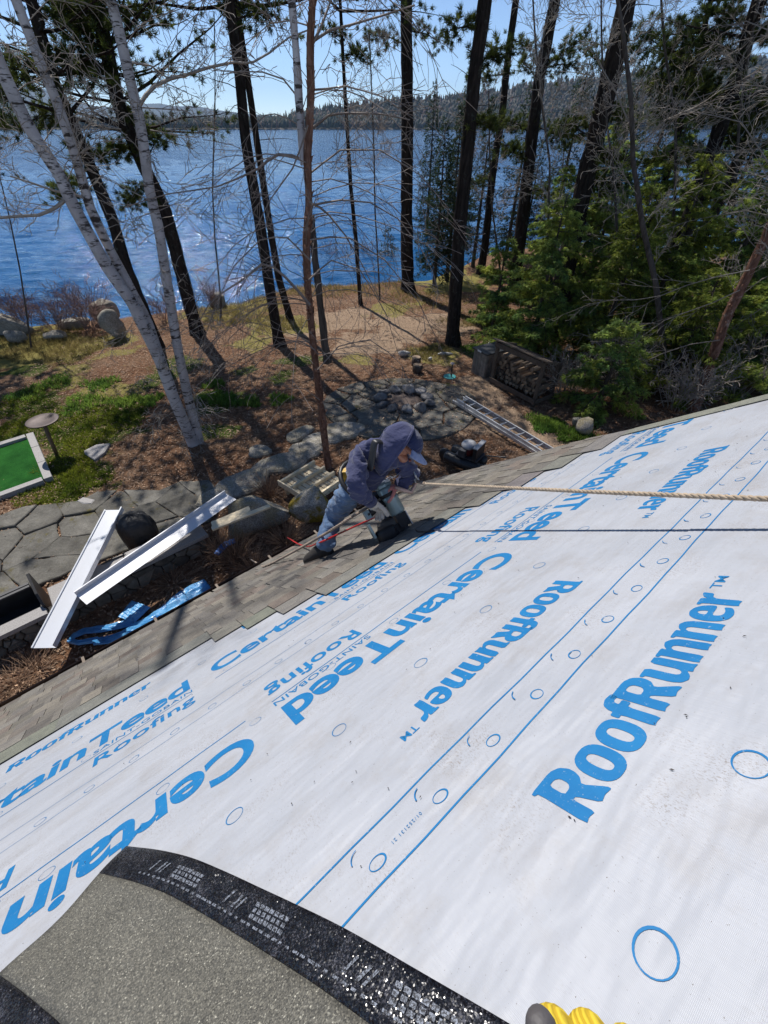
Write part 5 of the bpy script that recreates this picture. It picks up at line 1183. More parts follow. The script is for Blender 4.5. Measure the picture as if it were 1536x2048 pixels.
# ---- birdbath and framed turf at the left
m_cop = mat('dull_copper', (.060, .042, .040), .55, metal=.4, var=.25, bmp=.2)
def birdbath():
    b = gp(112, 908); root = thing('birdbath', 'dark round birdbath dish on a thin post beside the green turf', 'birdbath', b); h = float(pv(b, 85, 842)[2]-b[2])
    top = pv(b, 85, 842); MB().tube([b-np.array([0, 0, .1]), (b+top)/2, top-np.array([0, 0, .05])], .045, 10).build('post', mat_cache('weathered_post', (.16, .10, .06)), root, True)
    MB().lathe([(.05, -.06), (.20, -.045), (.33, -.005), (.345, .02), (.335, .024), (.22, .0), (.01, -.012)], top, n=28).build('dish', m_cop, root, True)
birdbath()
def turf():
    m, t, b, out = nodes('artificial_turf'); tc = N(t, 'ShaderNodeTexCoord'); c = ramp(t, noise(t, tc.outputs['Object'], 120, 3, .7), [(.3, (.010, .065, .014)), (.7, (.032, .15, .030))]); c = mixc(t, 1.0, c, ramp(t, noise(t, tc.outputs['Object'], 2.5, 4, .6), [(.3, (.6, .65, .6)), (.7, (1.3, 1.25, 1.1))]), 'MULTIPLY'); L(t, c, b.inputs['Base Color']); b.inputs['Roughness'].default_value = .95; b.inputs['Specular IOR Level'].default_value = .05; bump(t, b, noise(t, tc.outputs['Object'], 220, 2, .7), .8, .01)
    a, c2, d = gp(69, 878), gp(101, 960), gp(66, 880); u = gp(0, 992)-gp(104, 955); u[2] = 0; Lu = 4.2; u /= np.linalg.norm(u)
    p0, p1 = gp(66, 879), gp(99, 958); P = [p0, p1, p1+u*Lu, p0+u*Lu]; ctr = sum(P)/4; root = thing('turf_bed', 'rectangle of bright green artificial turf edged with pale stone', 'turf', ctr)
    MB().prism([p*[1, 1, 0]+np.array([0, 0, -.05]) for p in P], .10).build('turf', m, root)
    def edge(A, B, n):
        d_ = (B-A); L_ = np.linalg.norm(d_); d_ /= L_; s = L_/n
        for k in range(n):
            q, w = A+d_*(k*s+.008), A+d_*((k+1)*s-.008); mb = MB(); mb.bar(q*[1, 1, 0]+np.array([0, 0, .03]), w*[1, 1, 0]+np.array([0, 0, .03+random.uniform(0, .01)]), .16, .16); mb.build('edge_stone', m_granite, root)
    e = (p1-p0)/np.linalg.norm(p1-p0); edge(p0-e*.16-u*.0-u*.0, p1+e*.16, 3); 
    sh = -u*.0; edge(p0-e*.09+u*.10, p0-e*.09+u*Lu, 5); edge(p1+e*.09+u*.10, p1+e*.09+u*Lu, 5)
turf()
def flat_stone(label, pts, h, name='flat_stone', m=None):
    P = [gp(*q)+np.array([0, 0, -.03]) for q in pts]; z = min(p[2] for p in P); return tag(MB().prism([(p[0], p[1], z) for p in P], h+.03, .03, .015).build(name, m or m_granite), label, 'stone')
flat_stone('pale flat stone lying in moss right of the turf', [(170, 905), (195, 893), (222, 890), (212, 908), (192, 924), (172, 912)], .08)
flat_stone('small pale flagstone chip at the terrace edge', [(155, 1006), (168, 997), (193, 1003), (186, 1012), (170, 1012)], .07)
for lb, px, sx, sy, sz, sd in (('white rock in the clearing left of the log stumps', (808, 712), .30, .14, .12, 1), ('long white rock in the clearing near the pine foot', (890, 711), .35, .09, .07, 2), ('small white stone beyond the log stumps', (860, 722), .09, .08, .09, 3), ('white stone by the hemlock and the wood bin', (981, 693), .16, .12, .12, 4)):
    rock('white_rock', lb, 'rock', gp(*px), sx, sy, sz, 500+sd, .2, None, mat_cache('white_rock', (.52, .50, .46)), 2, .2)
# ---- shore boulders
for i, (lb, px, sx, sy, sz, rot) in enumerate([('split boulder with a dark shaded face on the bank', (236, 676), .55, .45, .62, .3), ('tall pale boulder at the water behind the split one', (218, 645), .60, .45, .66, .1), ('long low boulder at the left water edge', (20, 668), 1.35, .6, .50, .1), ('round dark boulder below the long low one', (35, 684), .36, .32, .32, 0), ('flat boulder at the water line between the shrubs', (150, 655), .8, .4, .25, .1), ('grey boulder on the bank right of the dark pine', (438, 612), .5, .4, .4, .2), ('flat rock on the bank below the shrubs', (115, 676), .5, .35, .18, 0), ('rock half sunk by the right hand hemlocks at the water', (1285, 545), 1.0, .8, .9, 0)]):
    rock('boulder', lb, 'boulder', gp(*px), sx, sy, sz, 520+i, rot, 'boulders on the bank', None, 3, .35, moss=.15)
rock('boulder', 'mossy rock by the roof edge below the hemlock', 'boulder', gp(1165, 868), .32, .25, .3, 541, 0, None, None, 2, .3, moss=.5)
rock('boulder', 'small grey rock behind the mossy one by the roof edge', 'boulder', gp(1150, 852), .2, .18, .2, 542, 0, None, None, 2, .3, moss=.2)
# ---- stumps, game stake, bin, firewood rack
m_end = mat('cut_wood', (.23, .165, .11), .85, var=.3, scale=8, obj_var=.3); m_logbark = bark_mat('log_bark', (.05, .035, .026), (.17, .13, .10))
for lb, px, rr, h in (('upright log round behind the other by the fire ring', (832, 731), .155, .30), ('dark log round standing in front of the other stump', (834, 745), .15, .27)):
    b = gp(*px); o = thing('log_stump', lb, 'stump', b, 'log rounds by the fire ring'); MB().lathe([(rr, -.03), (rr*1.02, h*.5), (rr, h-.012)], b, n=14).build('bark', m_logbark, o, True); MB().lathe([(rr*.97, h-.014), (rr*.96, h)], b, n=14).build('cut_face', m_end, o)
def stake():
    b = gp(902, 756); o = thing('game_stake', 'short black stake with a pale cap standing on a turquoise disc', 'game stake', b); MB().lathe([(.20, 0), (.20, .02), (.19, .026)], b+np.array([-.04, .04, .02]), n=22).build('disc', mat_cache('turquoise', (.05, .33, .33)), o)
    MB().tube([b, b+np.array([0, 0, .46])], .022, 8).build('rod', m_black, o); MB().lathe([(.03, .46), (.07, .47), (.06, .50), (.01, .515)], b, n=12).build('cap', mat_cache('pale_cap', (.5, .42, .4)), o)
stake()
m_grey_wood = mat('weathered_grey_wood', (.21, .185, .155), .9, var=.35, scale=7, bmp=.5, bscale=30, obj_var=.15); m_brn = mat('stained_brown_wood', (.115, .085, .062), .85, var=.3, scale=7, bmp=.4, obj_var=.12)
def box_frame(p, q):
    u = q-p; u[2] = 0; L_ = np.linalg.norm(u); u /= L_; v = np.cross((0, 0, 1), u); return u, v, L_
def wood_bin():
    p, q = gp(943, 744), gp(970, 757); u, v, L_ = box_frame(p.copy(), q.copy()); z = np.array([0, 0, 1.]); D_ = .95; L_ = .62; ctr = p+u*L_/2+v*D_/2; root = thing('wood_bin', 'weathered grey board box with a black lid beside the firewood rack', 'bin', ctr); h = .78
    for k in range(5): MB().box(ctr-v*D_/2+u*(-L_/2+L_*(k+.5)/5)+z*h/2, L_/5-.012, .025, h, (u, v, z)).build('front_board', m_grey_wood, root); MB().box(ctr+v*D_/2+u*(-L_/2+L_*(k+.5)/5)+z*h/2, L_/5-.012, .025, h, (u, v, z)).build('back_board', m_grey_wood, root)
    for s in (-1, 1):
        for k in range(7): MB().box(ctr+u*s*(L_/2+.014)+v*(-D_/2+D_*(k+.5)/7)+z*h/2, .025, D_/7-.012, h, (u, v, z)).build('side_board', m_grey_wood, root)
    MB().box(ctr+z*(h+.02)-v*.02, L_+.10, D_+.10, .04, (u, v, z)).build('lid', mat_cache('black_lid', (.04, .042, .046), rough=.4), root); MB().box(ctr+z*(h+.035)-v*(D_/2+.075)+u*.0, .16, .01, .05, (u, v, z)).build('white_tag', mat_cache('white_tag', (.7, .7, .7)), root)
wood_bin()
ORD = 'first second third fourth fifth sixth seventh eighth ninth tenth eleventh twelfth thirteenth fourteenth fifteenth sixteenth'.split()
def firewood_rack():
    p, q = gp(983, 766), gp(1066, 812); u, v, L_ = box_frame(p.copy(), q.copy()); z = np.array([0, 0, 1.]); D_ = .70; c0 = p.copy(); c0[2] = 0; root = thing('firewood_rack', 'brown open timber rack with a narrow roof and stacked firewood', 'firewood rack', c0+u*L_/2+v*D_/2); hf, hk = 1.30, 1.05
    for su in (0, 1):
        for sv in (0, 1): MB().box(c0+u*(L_*su)+v*(D_*sv)+z*((hf if sv == 0 else hk)/2), .09, .09, hf if sv == 0 else hk, (u, v, z)).build('post', m_brn, root)
    for sv, hh in ((0, hf-.07), (1, hk-.07), (0, .14), (1, .14), (1, .5)): MB().box(c0+u*L_/2+v*(D_*sv+(.062 if sv else -.062))+z*hh, L_+.12, .035, .14, (u, v, z)).build('rail', m_brn, root)
    for su in (0, 1):
        for hh in (.14, .55): MB().box(c0+u*(L_*su+(.062 if su else -.062))+v*D_/2+z*hh, .035, D_+.02, .12, (u, v, z)).build('side_rail', m_brn, root)
    vr = v*D_*1.25-z*(hf-hk); vr /= np.linalg.norm(vr)
    for k in range(1): MB().box(c0+u*L_/2+v*(D_*.02)+z*(hf+.03), L_+.32, .26, .03, (u, vr, np.cross(u, vr))).build('roof_board', m_brn, root)
    for su in (0, 1): MB().bar(c0+u*(L_*su)+v*(-.1)+z*(hf+.0), c0+u*(L_*su)+v*(D_+.1)+z*(hk), .04, .07).build('rafter', m_brn, root)
    r = np.random.default_rng(6); nrow = 7; row = 0; y = .22
    rr0 = .062
    while row < nrow:
        x = .12+(row % 2)*.065; nth = 0
        while x < L_-.12:
            if row >= 4 and x > L_*(.30+.08*(6-row)) and r.random() < .85: x += .13; continue
            rr = r.uniform(.052, .066); c = c0+u*x+v*(D_/2+r.uniform(-.05, .03))+z*(y+row*.112); n = 7; ang = r.random()*6
            hl = r.uniform(.20, .24); mb = MB(); V = []
            for s in (-1, 1):
                for i in range(n):
                    t = ang+2*math.pi*i/n; k = 1+.14*math.sin(3*t+row); V.append(c+v*s*hl+u*rr*k*math.cos(t)+z*rr*k*math.sin(t))
            mb.add(V, [(i, (i+1) % n, n+(i+1) % n, n+i) for i in range(n)]+[tuple(range(n)), tuple(reversed(range(n, 2*n)))]); o = mb.build('firewood_log', m_end if r.random() < .8 else m_logbark); tag(o, 'split log in the %s row of the rack, %s from its left end' % (('bottom', 'second lowest', 'third lowest', 'middle', 'third highest', 'second highest', 'top')[row], ORD[nth]), 'firewood', 'firewood stacked in the rack'); x += .131; nth += 1
        row += 1
firewood_rack()
# ---- extension ladder on the ground
def ladder():
    m = mat('ladder_aluminium', (.62, .63, .65), .38, metal=.55, var=.1, bmp=.1); p, q = gp(915, 806), gp(1075, 907); u = q-p; u[2] = 0; u /= np.linalg.norm(u); v = np.cross((0, 0, 1), u); Lg = 4.6; p = p*[1, 1, 0]+np.array([0, 0, .12]); z = np.array([0, 0, 1.]); root = thing('extension_ladder', 'aluminium extension ladder lying flat on the needles', 'ladder', p+u*Lg/2-np.array([0, 0, .12]))
    for sec, (w, zz, s0) in enumerate(((.40, 0.0, 0), (.34, .085, .12))):
        for s in (-1, 1):
            MB().box(p+u*(s0+Lg/2)+v*s*w/2+z*zz, Lg, .012, .075, (u, v, z)).build('side_rail', m, root)
            for e in (-1, 1): MB().box(p+u*(s0+Lg/2)+v*(s*w/2-s*.014)+z*(zz+e*.037), Lg, .03, .006, (u, v, z)).build('rail_flange', m, root)
        for k in range(15): c = p+u*(s0+.15+k*.305)+z*zz; MB().tube([c-v*w/2, c+v*w/2], .016, 8).build('rung', m, root)
    for s in (-1, 1): MB().box(p+u*.02+v*s*.2-z*.075, .12, .06, .08, (u, v, z)).build('foot', m_black, root)
ladder()
# ---- air compressor
def compressor():
    b = gp(935, 940); root = thing('air_compressor', 'black wheelbarrow air compressor with a grey engine top beside the roof edge', 'air compressor', b); u = np.array([.80, -.60, 0]); v = np.array([.6, .8, 0]); z = np.array([0, 0, 1.])
    for s in (-1, 1):
        mb = MB(); prof = [(.02, -.46), (.10, -.44), (.135, -.38), (.135, .38), (.10, .44), (.02, .46)]; mb.lathe(prof, b+v*s*.17+z*.28+u*-.10, (v, z, u), 16); mb.build('tank', m_black, root, True)
    MB().box(b+z*.45, .55, .42, .03, (u, v, z)).build('deck_plate', m_dark, root)
    MB().lathe([(.15, .46), (.16, .52), (.16, .62), (.12, .64)], b-u*.06+z*0, n=18).build('engine_block', mat_cache('dark_red', (.16, .02, .02), rough=.4), root, True)
    MB().lathe([(.165, .64), (.175, .68), (.15, .73), (.06, .75), (.01, .75)], b-u*.06, n=20).build('engine_cover', mat_cache('pale_grey', (.42, .42, .43), rough=.4), root, True)
    MB().box(b+u*.19+z*.60, .09, .42, .34, (u, v, z)).build('belt_guard', m_black, root); MB().box(b+u*.19+z*.775, .11, .44, .02, (u, v, z)).build('guard_top', mat_cache('pale_grey', (.42, .42, .43)), root)
    MB().box(b-u*.10-v*.2+z*.55, .16, .12, .18, (u, v, z)).build('pump', m_dark, root)
    wl = MB(); wl.lathe([(.05, -.04), (.15, -.045), (.17, -.02), (.17, .02), (.15, .045), (.05, .04)], b-u*.62+z*.18, (u, z, v), 18); wl.build('wheel', m_black, root, True)
    for s in (-1, 1): MB().tube([b+v*s*.2+u*.3+z*.42, b+v*s*.22+u*.75+z*.55], .016, 8).build('handle', m_dark, root)
    for s in (-1, 1): MB().box(b+v*s*.17+u*.32+z*.07, .04, .04, .16, (u, v, z)).build('foot', m_black, root)
    for s in (-1, 1): MB().bar(b+v*s*.12-u*.30+z*.30, b+v*s*.055-u*.62+z*.18, .03, .03).build('fork', m_dark, root)
compressor()
# ---- low plants and litter on the floor (nobody could count them)
def ground_cover(name, spots, n, ln, wd_, m, seed, up=.9, spread=.5):
    r = np.random.default_rng(seed); C_ = []; D_ = []
    for px, rr, k in spots:
        g = gp(*px); m_ = int(n*k); a = r.random(m_)*6.28; q = np.sqrt(r.random(m_))*rr*(1+.3*np.sin(3*a+px[0])); x = g[0]+q*np.cos(a); y = g[1]+q*np.sin(a); C_.append(np.stack([x, y, gz(x, y)+.0], 1)); D_.append(np.tile([0, 0, up], (m_, 1)))
    V, Fc, col = blades(np.vstack(C_), np.vstack(D_), 5, ln, wd_, spread, seed); tag(mesh_np(name, V, Fc, m, None, False, col), kind='stuff')
m_moss = leafmat('green_ground_plants', (.07, .12, .018), (.20, .23, .03)); m_fern = leafmat('bright_low_leaves', (.09, .19, .04), (.22, .32, .06)); m_grassb = leafmat('dry_grass', (.15, .13, .045), (.30, .24, .11))
ground_cover('creeping_moss', [((60, 858), .9, 1.2), ((150, 848), .9, 1.2), ((215, 848), .8, 1), ((170, 882), .6, .8), ((135, 925), .6, 1), ((170, 965), .5, .9), ((110, 985), .6, .8), ((255, 832), .5, .7), ((40, 812), .9, 1), ((10, 870), .7, 1), ((150, 950), .4, .6)], 800, .09, .020, m_moss, 1, .7, .8)
ground_cover('low_leafy_plants', [((170, 808), .6, 1), ((60, 790), .5, .8), ((250, 805), .4, .8), ((450, 803), .35, 1.3), ((425, 795), .3, .8), ((500, 805), .3, .7), ((560, 800), .3, .6), ((200, 770), .5, .7), ((430, 770), .3, .6), ((300, 802), .35, .9), ((1088, 848), .45, 1.2), ((1140, 870), .35, 1), ((1110, 858), .3, .8), ((1170, 880), .3, .8), ((960, 700), .6, .5), ((110, 765), .5, .6)], 260, .13, .035, m_fern, 2, .9, .7)
ground_cover('dry_grass', [((60, 690), 2.0, 2), ((150, 698), 1.4, 1), ((480, 610), 2.0, 2), ((600, 575), 2.6, 2.2), ((740, 570), 2.6, 2.0), ((850, 600), 2.0, 1), ((460, 640), 1.4, 1.2), ((860, 708), .8, .5), ((560, 650), 1.2, .8), ((940, 640), 1.2, .6)], 700, .16, .012, m_grassb, 3, 1.0, .45)
def litter():
    r = np.random.default_rng(5); n = 110000; x = r.uniform(-12, 9, n); y = 2.5+r.random(n)**1.3*21; k = y < np.interp(x, _sx, _sy)-.6; x, y = x[k], y[k]; n = len(x); z = gz(x, y)+.02+r.random(n)*.012; on = (np.hypot((x-fc[0]+.1)/2.25, (y-fc[1]+.25)/1.9) < 1) & (r.random(n) < .5); z = np.where(on, z+.045, z)
    a = r.random(n)*6.28; l = r.uniform(.02, .075, n); w = r.uniform(.006, .02, n); tl = r.normal(0, .25, n); d = np.stack([np.cos(a), np.sin(a), tl], 1); s = np.stack([-np.sin(a), np.cos(a), r.normal(0, .3, n)], 1); c = np.stack([x, y, z], 1)
    V = np.stack([c-d*l[:, None]/2, c+s*w[:, None], c+d*l[:, None]/2, c-s*w[:, None]], 1).reshape(-1, 3); tn = r.uniform(.45, 1.7, n)[:, None]*np.array([[1, .74, .52]])*np.where(r.random(n) < .10, 1.6, 1)[:, None]; tag(mesh_np('leaf_litter', V, np.arange(n*4).reshape(-1, 4), mat('litter', (.26, .235, .22), .9, var=.1, bmp=0, attr=True), None, False, np.repeat(tn, 4, 0)), kind='stuff')
litter()
# ================================================================== ROOFER AND THINGS ON THE ROOF
def cp(px, py, t): return O3 + ray(px, py)*t
def skin(name, verts, edges, radii, m, parent, levels=2, root=0, smooth=True, fold=0.0, fs=1.0):
    me = bpy.data.meshes.new('tmp'); me.from_pydata([tuple(map(float, v)) for v in verts], edges, []); ob = bpy.data.objects.new('tmp', me); COL.objects.link(ob)
    md = ob.modifiers.new('s', 'SKIN'); md.use_smooth_shade = True; md.branch_smoothing = .6
    sv = me.skin_vertices[0].data
    for i, r in enumerate(radii): sv[i].radius = (r, r) if np.isscalar(r) else r; sv[i].use_root = (i == root)
    sb = ob.modifiers.new('u', 'SUBSURF'); sb.levels = levels; sb.render_levels = levels
    C.view_layer.update(); ev = ob.evaluated_get(C.evaluated_depsgraph_get()); mm = bpy.data.meshes.new_from_object(ev)
    V = np.array([v.co[:] for v in mm.vertices]); Fs = [tuple(p.vertices) for p in mm.polygons]
    if fold:                                        # cloth creases
        Nn = np.array([v.normal[:] for v in mm.vertices])
        from mathutils import noise as mn
        q = np.array([abs(mn.noise(Vector((p[0]*fs*9, p[1]*fs*9, p[2]*fs*22+p[0]*12))))*1.5-.35+.5*mn.noise(Vector(p*fs*30)) for p in V]); V = V+Nn*(q*fold)[:, None]
    bpy.data.objects.remove(ob); bpy.data.meshes.remove(me); bpy.data.meshes.remove(mm)
    return mesh_np(name, V, Fs, m, parent, smooth)
def nrm(v): v = np.asarray(v, float); return v/np.linalg.norm(v)
def cloth(name, col, var=.12):
    m, t, b, out = nodes(name); tc = N(t, 'ShaderNodeTexCoord'); co = tc.outputs['Object']; c = ramp(t, noise(t, co, 6, 5, .65), [(.3, tuple(x*(1-var) for x in col)), (.7, tuple(x*(1+var) for x in col))]); L(t, c, b.inputs['Base Color']); b.inputs['Roughness'].default_value = .9; b.inputs['Specular IOR Level'].default_value = .15; b.inputs['Sheen Weight'].default_value = .25
    mp = N(t, 'ShaderNodeMapping'); mp.inputs['Scale'].default_value = (1, 1, 2.2); mp.inputs['Rotation'].default_value = (.4, .7, 0); L(t, co, mp.inputs[0])
    b1 = N(t, 'ShaderNodeBump', Strength=.9, Distance=.030); L(t, noise(t, mp.outputs[0], 9, 3, .5), b1.inputs['Height']); b2 = bump(t, b, noise(t, co, 300, 2, .6), .2, .001); L(t, b1.outputs[0], b2.inputs['Normal']); return m
m_hood = cloth('navy_fleece', (.056, .062, .132)); m_jean = cloth('blue_denim', (.125, .20, .33), .35); m_cap = cloth('navy_cap', (.018, .026, .075)); m_brim = cloth('pale_brim', (.24, .29, .45)); m_skin = mat('skin', (.42, .19, .12), .5, var=.12, scale=14, bmp=.1); m_glove = cloth('white_work_glove', (.62, .56, .49)); m_pink = mat('pink_palm', (.52, .20, .18), .7); m_shoe = mat('dark_shoe', (.035, .030, .027), .8, var=.3, bmp=.3); m_sole = mat('worn_sole', (.095, .085, .075), .9); m_white = mat('white_print', (.62, .64, .68), .7, var=.05, bmp=0)
gb = rp(816, 1062, .0)                                         # nose of the nail gun on the roof
G = np.array([EA, DV, NV]); gax = nrm(NV*.98+DV*.10-EA*.02); gu = nrm(EA*.96-DV*.25); gu = nrm(gu-gax*np.dot(gu, gax)); gv = np.cross(gax, gu); hdl = -gu
hd = gb+gax*.205*1.25+hdl*.098*1.3+np.array([0, -.75, .62])*.030
ank = rp(649, 1100, .095); toe = rp(613, 1122, .035); heel = rp(661, 1106, .03)
J = dict(pel=cp(722, 963, .0037), waist=cp(735, 945, .0036), chest=cp(752, 920, .00345), ups=cp(768, 905, .00335), neck=cp(786, 893, .0033), head=cp(806, 890, .0033),
 hipL=cp(708, 974, .0037), kneeL=cp(664, 1036, .00405), ankL=ank, hipR=cp(738, 972, .0037), kneeR=rp(775, 1020, .09), ankR=rp(752, 985, .07),
 shL=cp(724, 903, .00337), elL=cp(709, 976, .00325), wrL=hd+nrm(cp(728, 985, .00332)-hd)*.105, shR=cp(802, 920, .00345), elR=cp(824, 950, .0036), wrR=cp(797, 972, .0036))
fwd = nrm((.86, -.16, -.48)); hup = np.array([.05, .32, 1.]); hup = nrm(hup-fwd*np.dot(hup, fwd)); hsd = np.cross(fwd, hup)
hc = J['head']
def H(f, s, u): return hc+fwd*f+hsd*s+hup*u
worker = thing('person', 'roofer in navy hooded sweatshirt and blue jeans bending over a nail gun on the shingles', 'person', rp(635, 1112))
# the body: one continuous figure, clothed below
bn = ['pel', 'waist', 'chest', 'ups', 'neck', 'shL', 'elL', 'wrL', 'shR', 'elR', 'wrR', 'hipL', 'kneeL', 'ankL', 'hipR', 'kneeR', 'ankR']
bv = [J[k] for k in bn]; br = [.12, .11, .125, .10, .056, .06, .042, .030, .06, .042, .030, .085, .058, .040, .085, .058, .040]; ix = {k: i for i, k in enumerate(bn)}
be = [(ix[a], ix[b]) for a, b in (('pel', 'waist'), ('waist', 'chest'), ('chest', 'ups'), ('ups', 'neck'), ('ups', 'shL'), ('shL', 'elL'), ('elL', 'wrL'), ('ups', 'shR'), ('shR', 'elR'), ('elR', 'wrR'), ('pel', 'hipL'), ('hipL', 'kneeL'), ('kneeL', 'ankL'), ('pel', 'hipR'), ('hipR', 'kneeR'), ('kneeR', 'ankR'))]
hv = [H(-.012, 0, -.055), H(.004, 0, 0), H(-.004, 0, .055), H(.052, 0, -.070), H(.072, 0, -.098), H(.088, 0, -.022), H(.110, 0, -.030)]; hr = [.074, .088, .078, .046, .030, .024, .013]
n0 = len(bv); bv += hv; br += hr; be += [(ix['neck'], n0), (n0, n0+1), (n0+1, n0+2), (n0, n0+3), (n0+3, n0+4), (n0+1, n0+5), (n0+5, n0+6)]
skin('body', bv, be, br, m_skin, worker)
for s in (-1, 1):
    V, Fc = ICO2; mesh_np('eye', V*.011+H(.080, s*.032, .004), Fc, mat_cache('dark_eye', (.03, .02, .02)), worker, True); mesh_np('ear', V*np.array([.014, .02, .03])+H(-.01, s*.088, -.02), Fc, m_skin, worker, True)
MB().tube([H(.090, -.022, -.066), H(.101, 0, -.064), H(.090, .022, -.066)], .006, 6).build('mouth', mat_cache('lips', (.32, .11, .09)), worker, True)
# jeans
jn = [J['pel'], J['hipL'], J['hipL']*.5+J['kneeL']*.5, J['kneeL'], J['kneeL']*.5+J['ankL']*.5, J['ankL']*1.03-J['kneeL']*.03, J['hipR'], J['kneeR'], J['ankR'], J['waist']*.7+J['pel']*.3]
skin('jeans', jn, [(0, 1), (1, 2), (2, 3), (3, 4), (4, 5), (0, 6), (6, 7), (7, 8), (0, 9)], [.140, .108, .096, .078, .072, .066, .105, .085, .07, .132], m_jean, worker, 3, fold=.020)
# hooded sweatshirt
hn = [J['pel']*.75+J['waist']*.25, J['waist'], J['chest'], J['ups'], J['neck'], J['shL'], J['shL']*.5+J['elL']*.5, J['elL'], J['elL']*.5+J['wrL']*.5, J['wrL']*.93+J['elL']*.07, J['shR'], J['elR'], J['wrR']]
skin('hoodie', hn, [(0, 1), (1, 2), (2, 3), (3, 4), (3, 5), (5, 6), (6, 7), (7, 8), (8, 9), (3, 10), (10, 11), (11, 12)], [.158, .150, .160, .140, .080, .096, .076, .070, .062, .050, .090, .068, .050], m_hood, worker, 3, fold=.026)
mb = MB(); w, e = J['wrL'], J['elL']; d = nrm(w-e); mb.tube([w-d*.05, w-d*.03, w-d*.005, w+d*.012], [.050, .047, .046, .043], 14); mb.build('cuff', m_hood, worker, True)
# hood: open shell round the head, its mouth towards the face
V = []; Fs = []; na, nb_ = 28, 16; th0 = rad(88)
ax = nrm(fwd*.95+hup*-.05); us = nrm(hup-ax*np.dot(hup, ax)); ss = np.cross(ax, us); hcen = H(-.018, 0, .005)
for j in range(nb_+1):
    th = th0+(math.pi-th0)*j/nb_
    for i in range(na):
        a = 2*math.pi*i/na; rr = .124*(1+.03*math.sin(3*a+j*.5)+.02*math.sin(7*a)); dn = -.12*max(0, -math.sin(a))*max(0, math.sin(th))
        V.append(hcen+ax*(rr*math.cos(th)*1.05)+us*(rr*math.sin(th)*math.sin(a)*1.06+dn)+ss*(rr*math.sin(th)*math.cos(a)*.94))
for j in range(nb_):
    for i in range(na): Fs.append((j*na+i, j*na+(i+1) % na, (j+1)*na+(i+1) % na, (j+1)*na+i))
ho = mesh_np('hood', np.array(V), Fs, m_hood, worker, True); sm = ho.modifiers.new('thickness', 'SOLIDIFY'); sm.thickness = .012; sm.offset = 0
rim = np.array(V[:na]+V[:1]); MB().tube(rim, .011, 8, False).build('hood_rim', m_hood, worker, True)
# cap: dome, brim, small curved tick mark
ca = nrm(hup*.93+fwd*.22); cf = nrm(fwd-ca*np.dot(fwd, ca)); cs = np.cross(cf, ca); cc0 = H(.012, 0, .030)
capo = MB().lathe([(.104*math.cos(t), .098*math.sin(t)) for t in np.linspace(0, 1.5, 9)]+[(.002, .0985)], cc0, (cf*1.12, cs, ca), 28).build('cap', m_cap, worker, True)
V = []; Fs = []; n = 16
for k in range(5):
    q = k/4
    for i in range(n+1):
        a = -1.25+2.5*i/n; r = .104*(1-q)+(.104+.082*math.cos(a*.95)**.6)*q; V.append(cc0+cf*(r*math.cos(a)*1.08)+cs*(r*math.sin(a)*.96)+ca*(.008-.016*q-.022*(math.sin(a)**2)*q))
for k in range(4):
    for i in range(n): Fs.append((k*(n+1)+i, k*(n+1)+i+1, (k+1)*(n+1)+i+1, (k+1)*(n+1)+i))
bo = mesh_np('brim', np.array(V), Fs, m_brim, worker, True); sm = bo.modifiers.new('thickness', 'SOLIDIFY'); sm.thickness = .004
sw = [(-.022, .004), (-.016, -.008), (-.004, -.010), (.012, -.001), (.030, .012), (.012, .003), (-.003, -.003), (-.012, -.002)]
def capsurf(a, e): return cc0+(cf*1.12*math.cos(a)*math.cos(e)+cs*math.sin(a)*math.cos(e))*.1065+ca*.1005*math.sin(e)
mesh_np('tick_mark', [capsurf(-.25+x*9, .72+y*9) for x, y in sw], [tuple(range(8))], m_white, worker)
# chest print, letters and a pale patch, laid on the front of the sweatshirt
def on_chest(VF, ox, oy, k, a0):
    V, Fs = VF; cen = J['chest']*.55+J['ups']*.45; up = nrm(J['ups']-J['chest']); f = nrm(np.array([.55, -.72, -.30])); f = nrm(f-up*np.dot(f, up)); s = np.cross(f, up)*-1; out = []
    for v in V:
        x, y = ox+v[0]*k, oy+v[1]*k; a = a0+x/.165; out.append(cen+(f*math.cos(a)+s*math.sin(a))*.176+up*y)
    mesh_np('chest_print', np.array(out), Fs, m_white, worker)
on_chest(font_mesh('OR', .02), -.075, .012, .060, .1); on_chest(font_mesh('FA', .02), -.075, -.035, .055, .1)
on_chest((np.array([(0, 0, 0), (.5, -.1, 0), (1.2, .3, 0), (1.3, .9, 0), (.8, 1.0, 0), (.3, .7, 0), (.1, .4, 0)], float), [(0, 1, 2, 3, 4, 5, 6)]), .02, -.03, .05, .1)
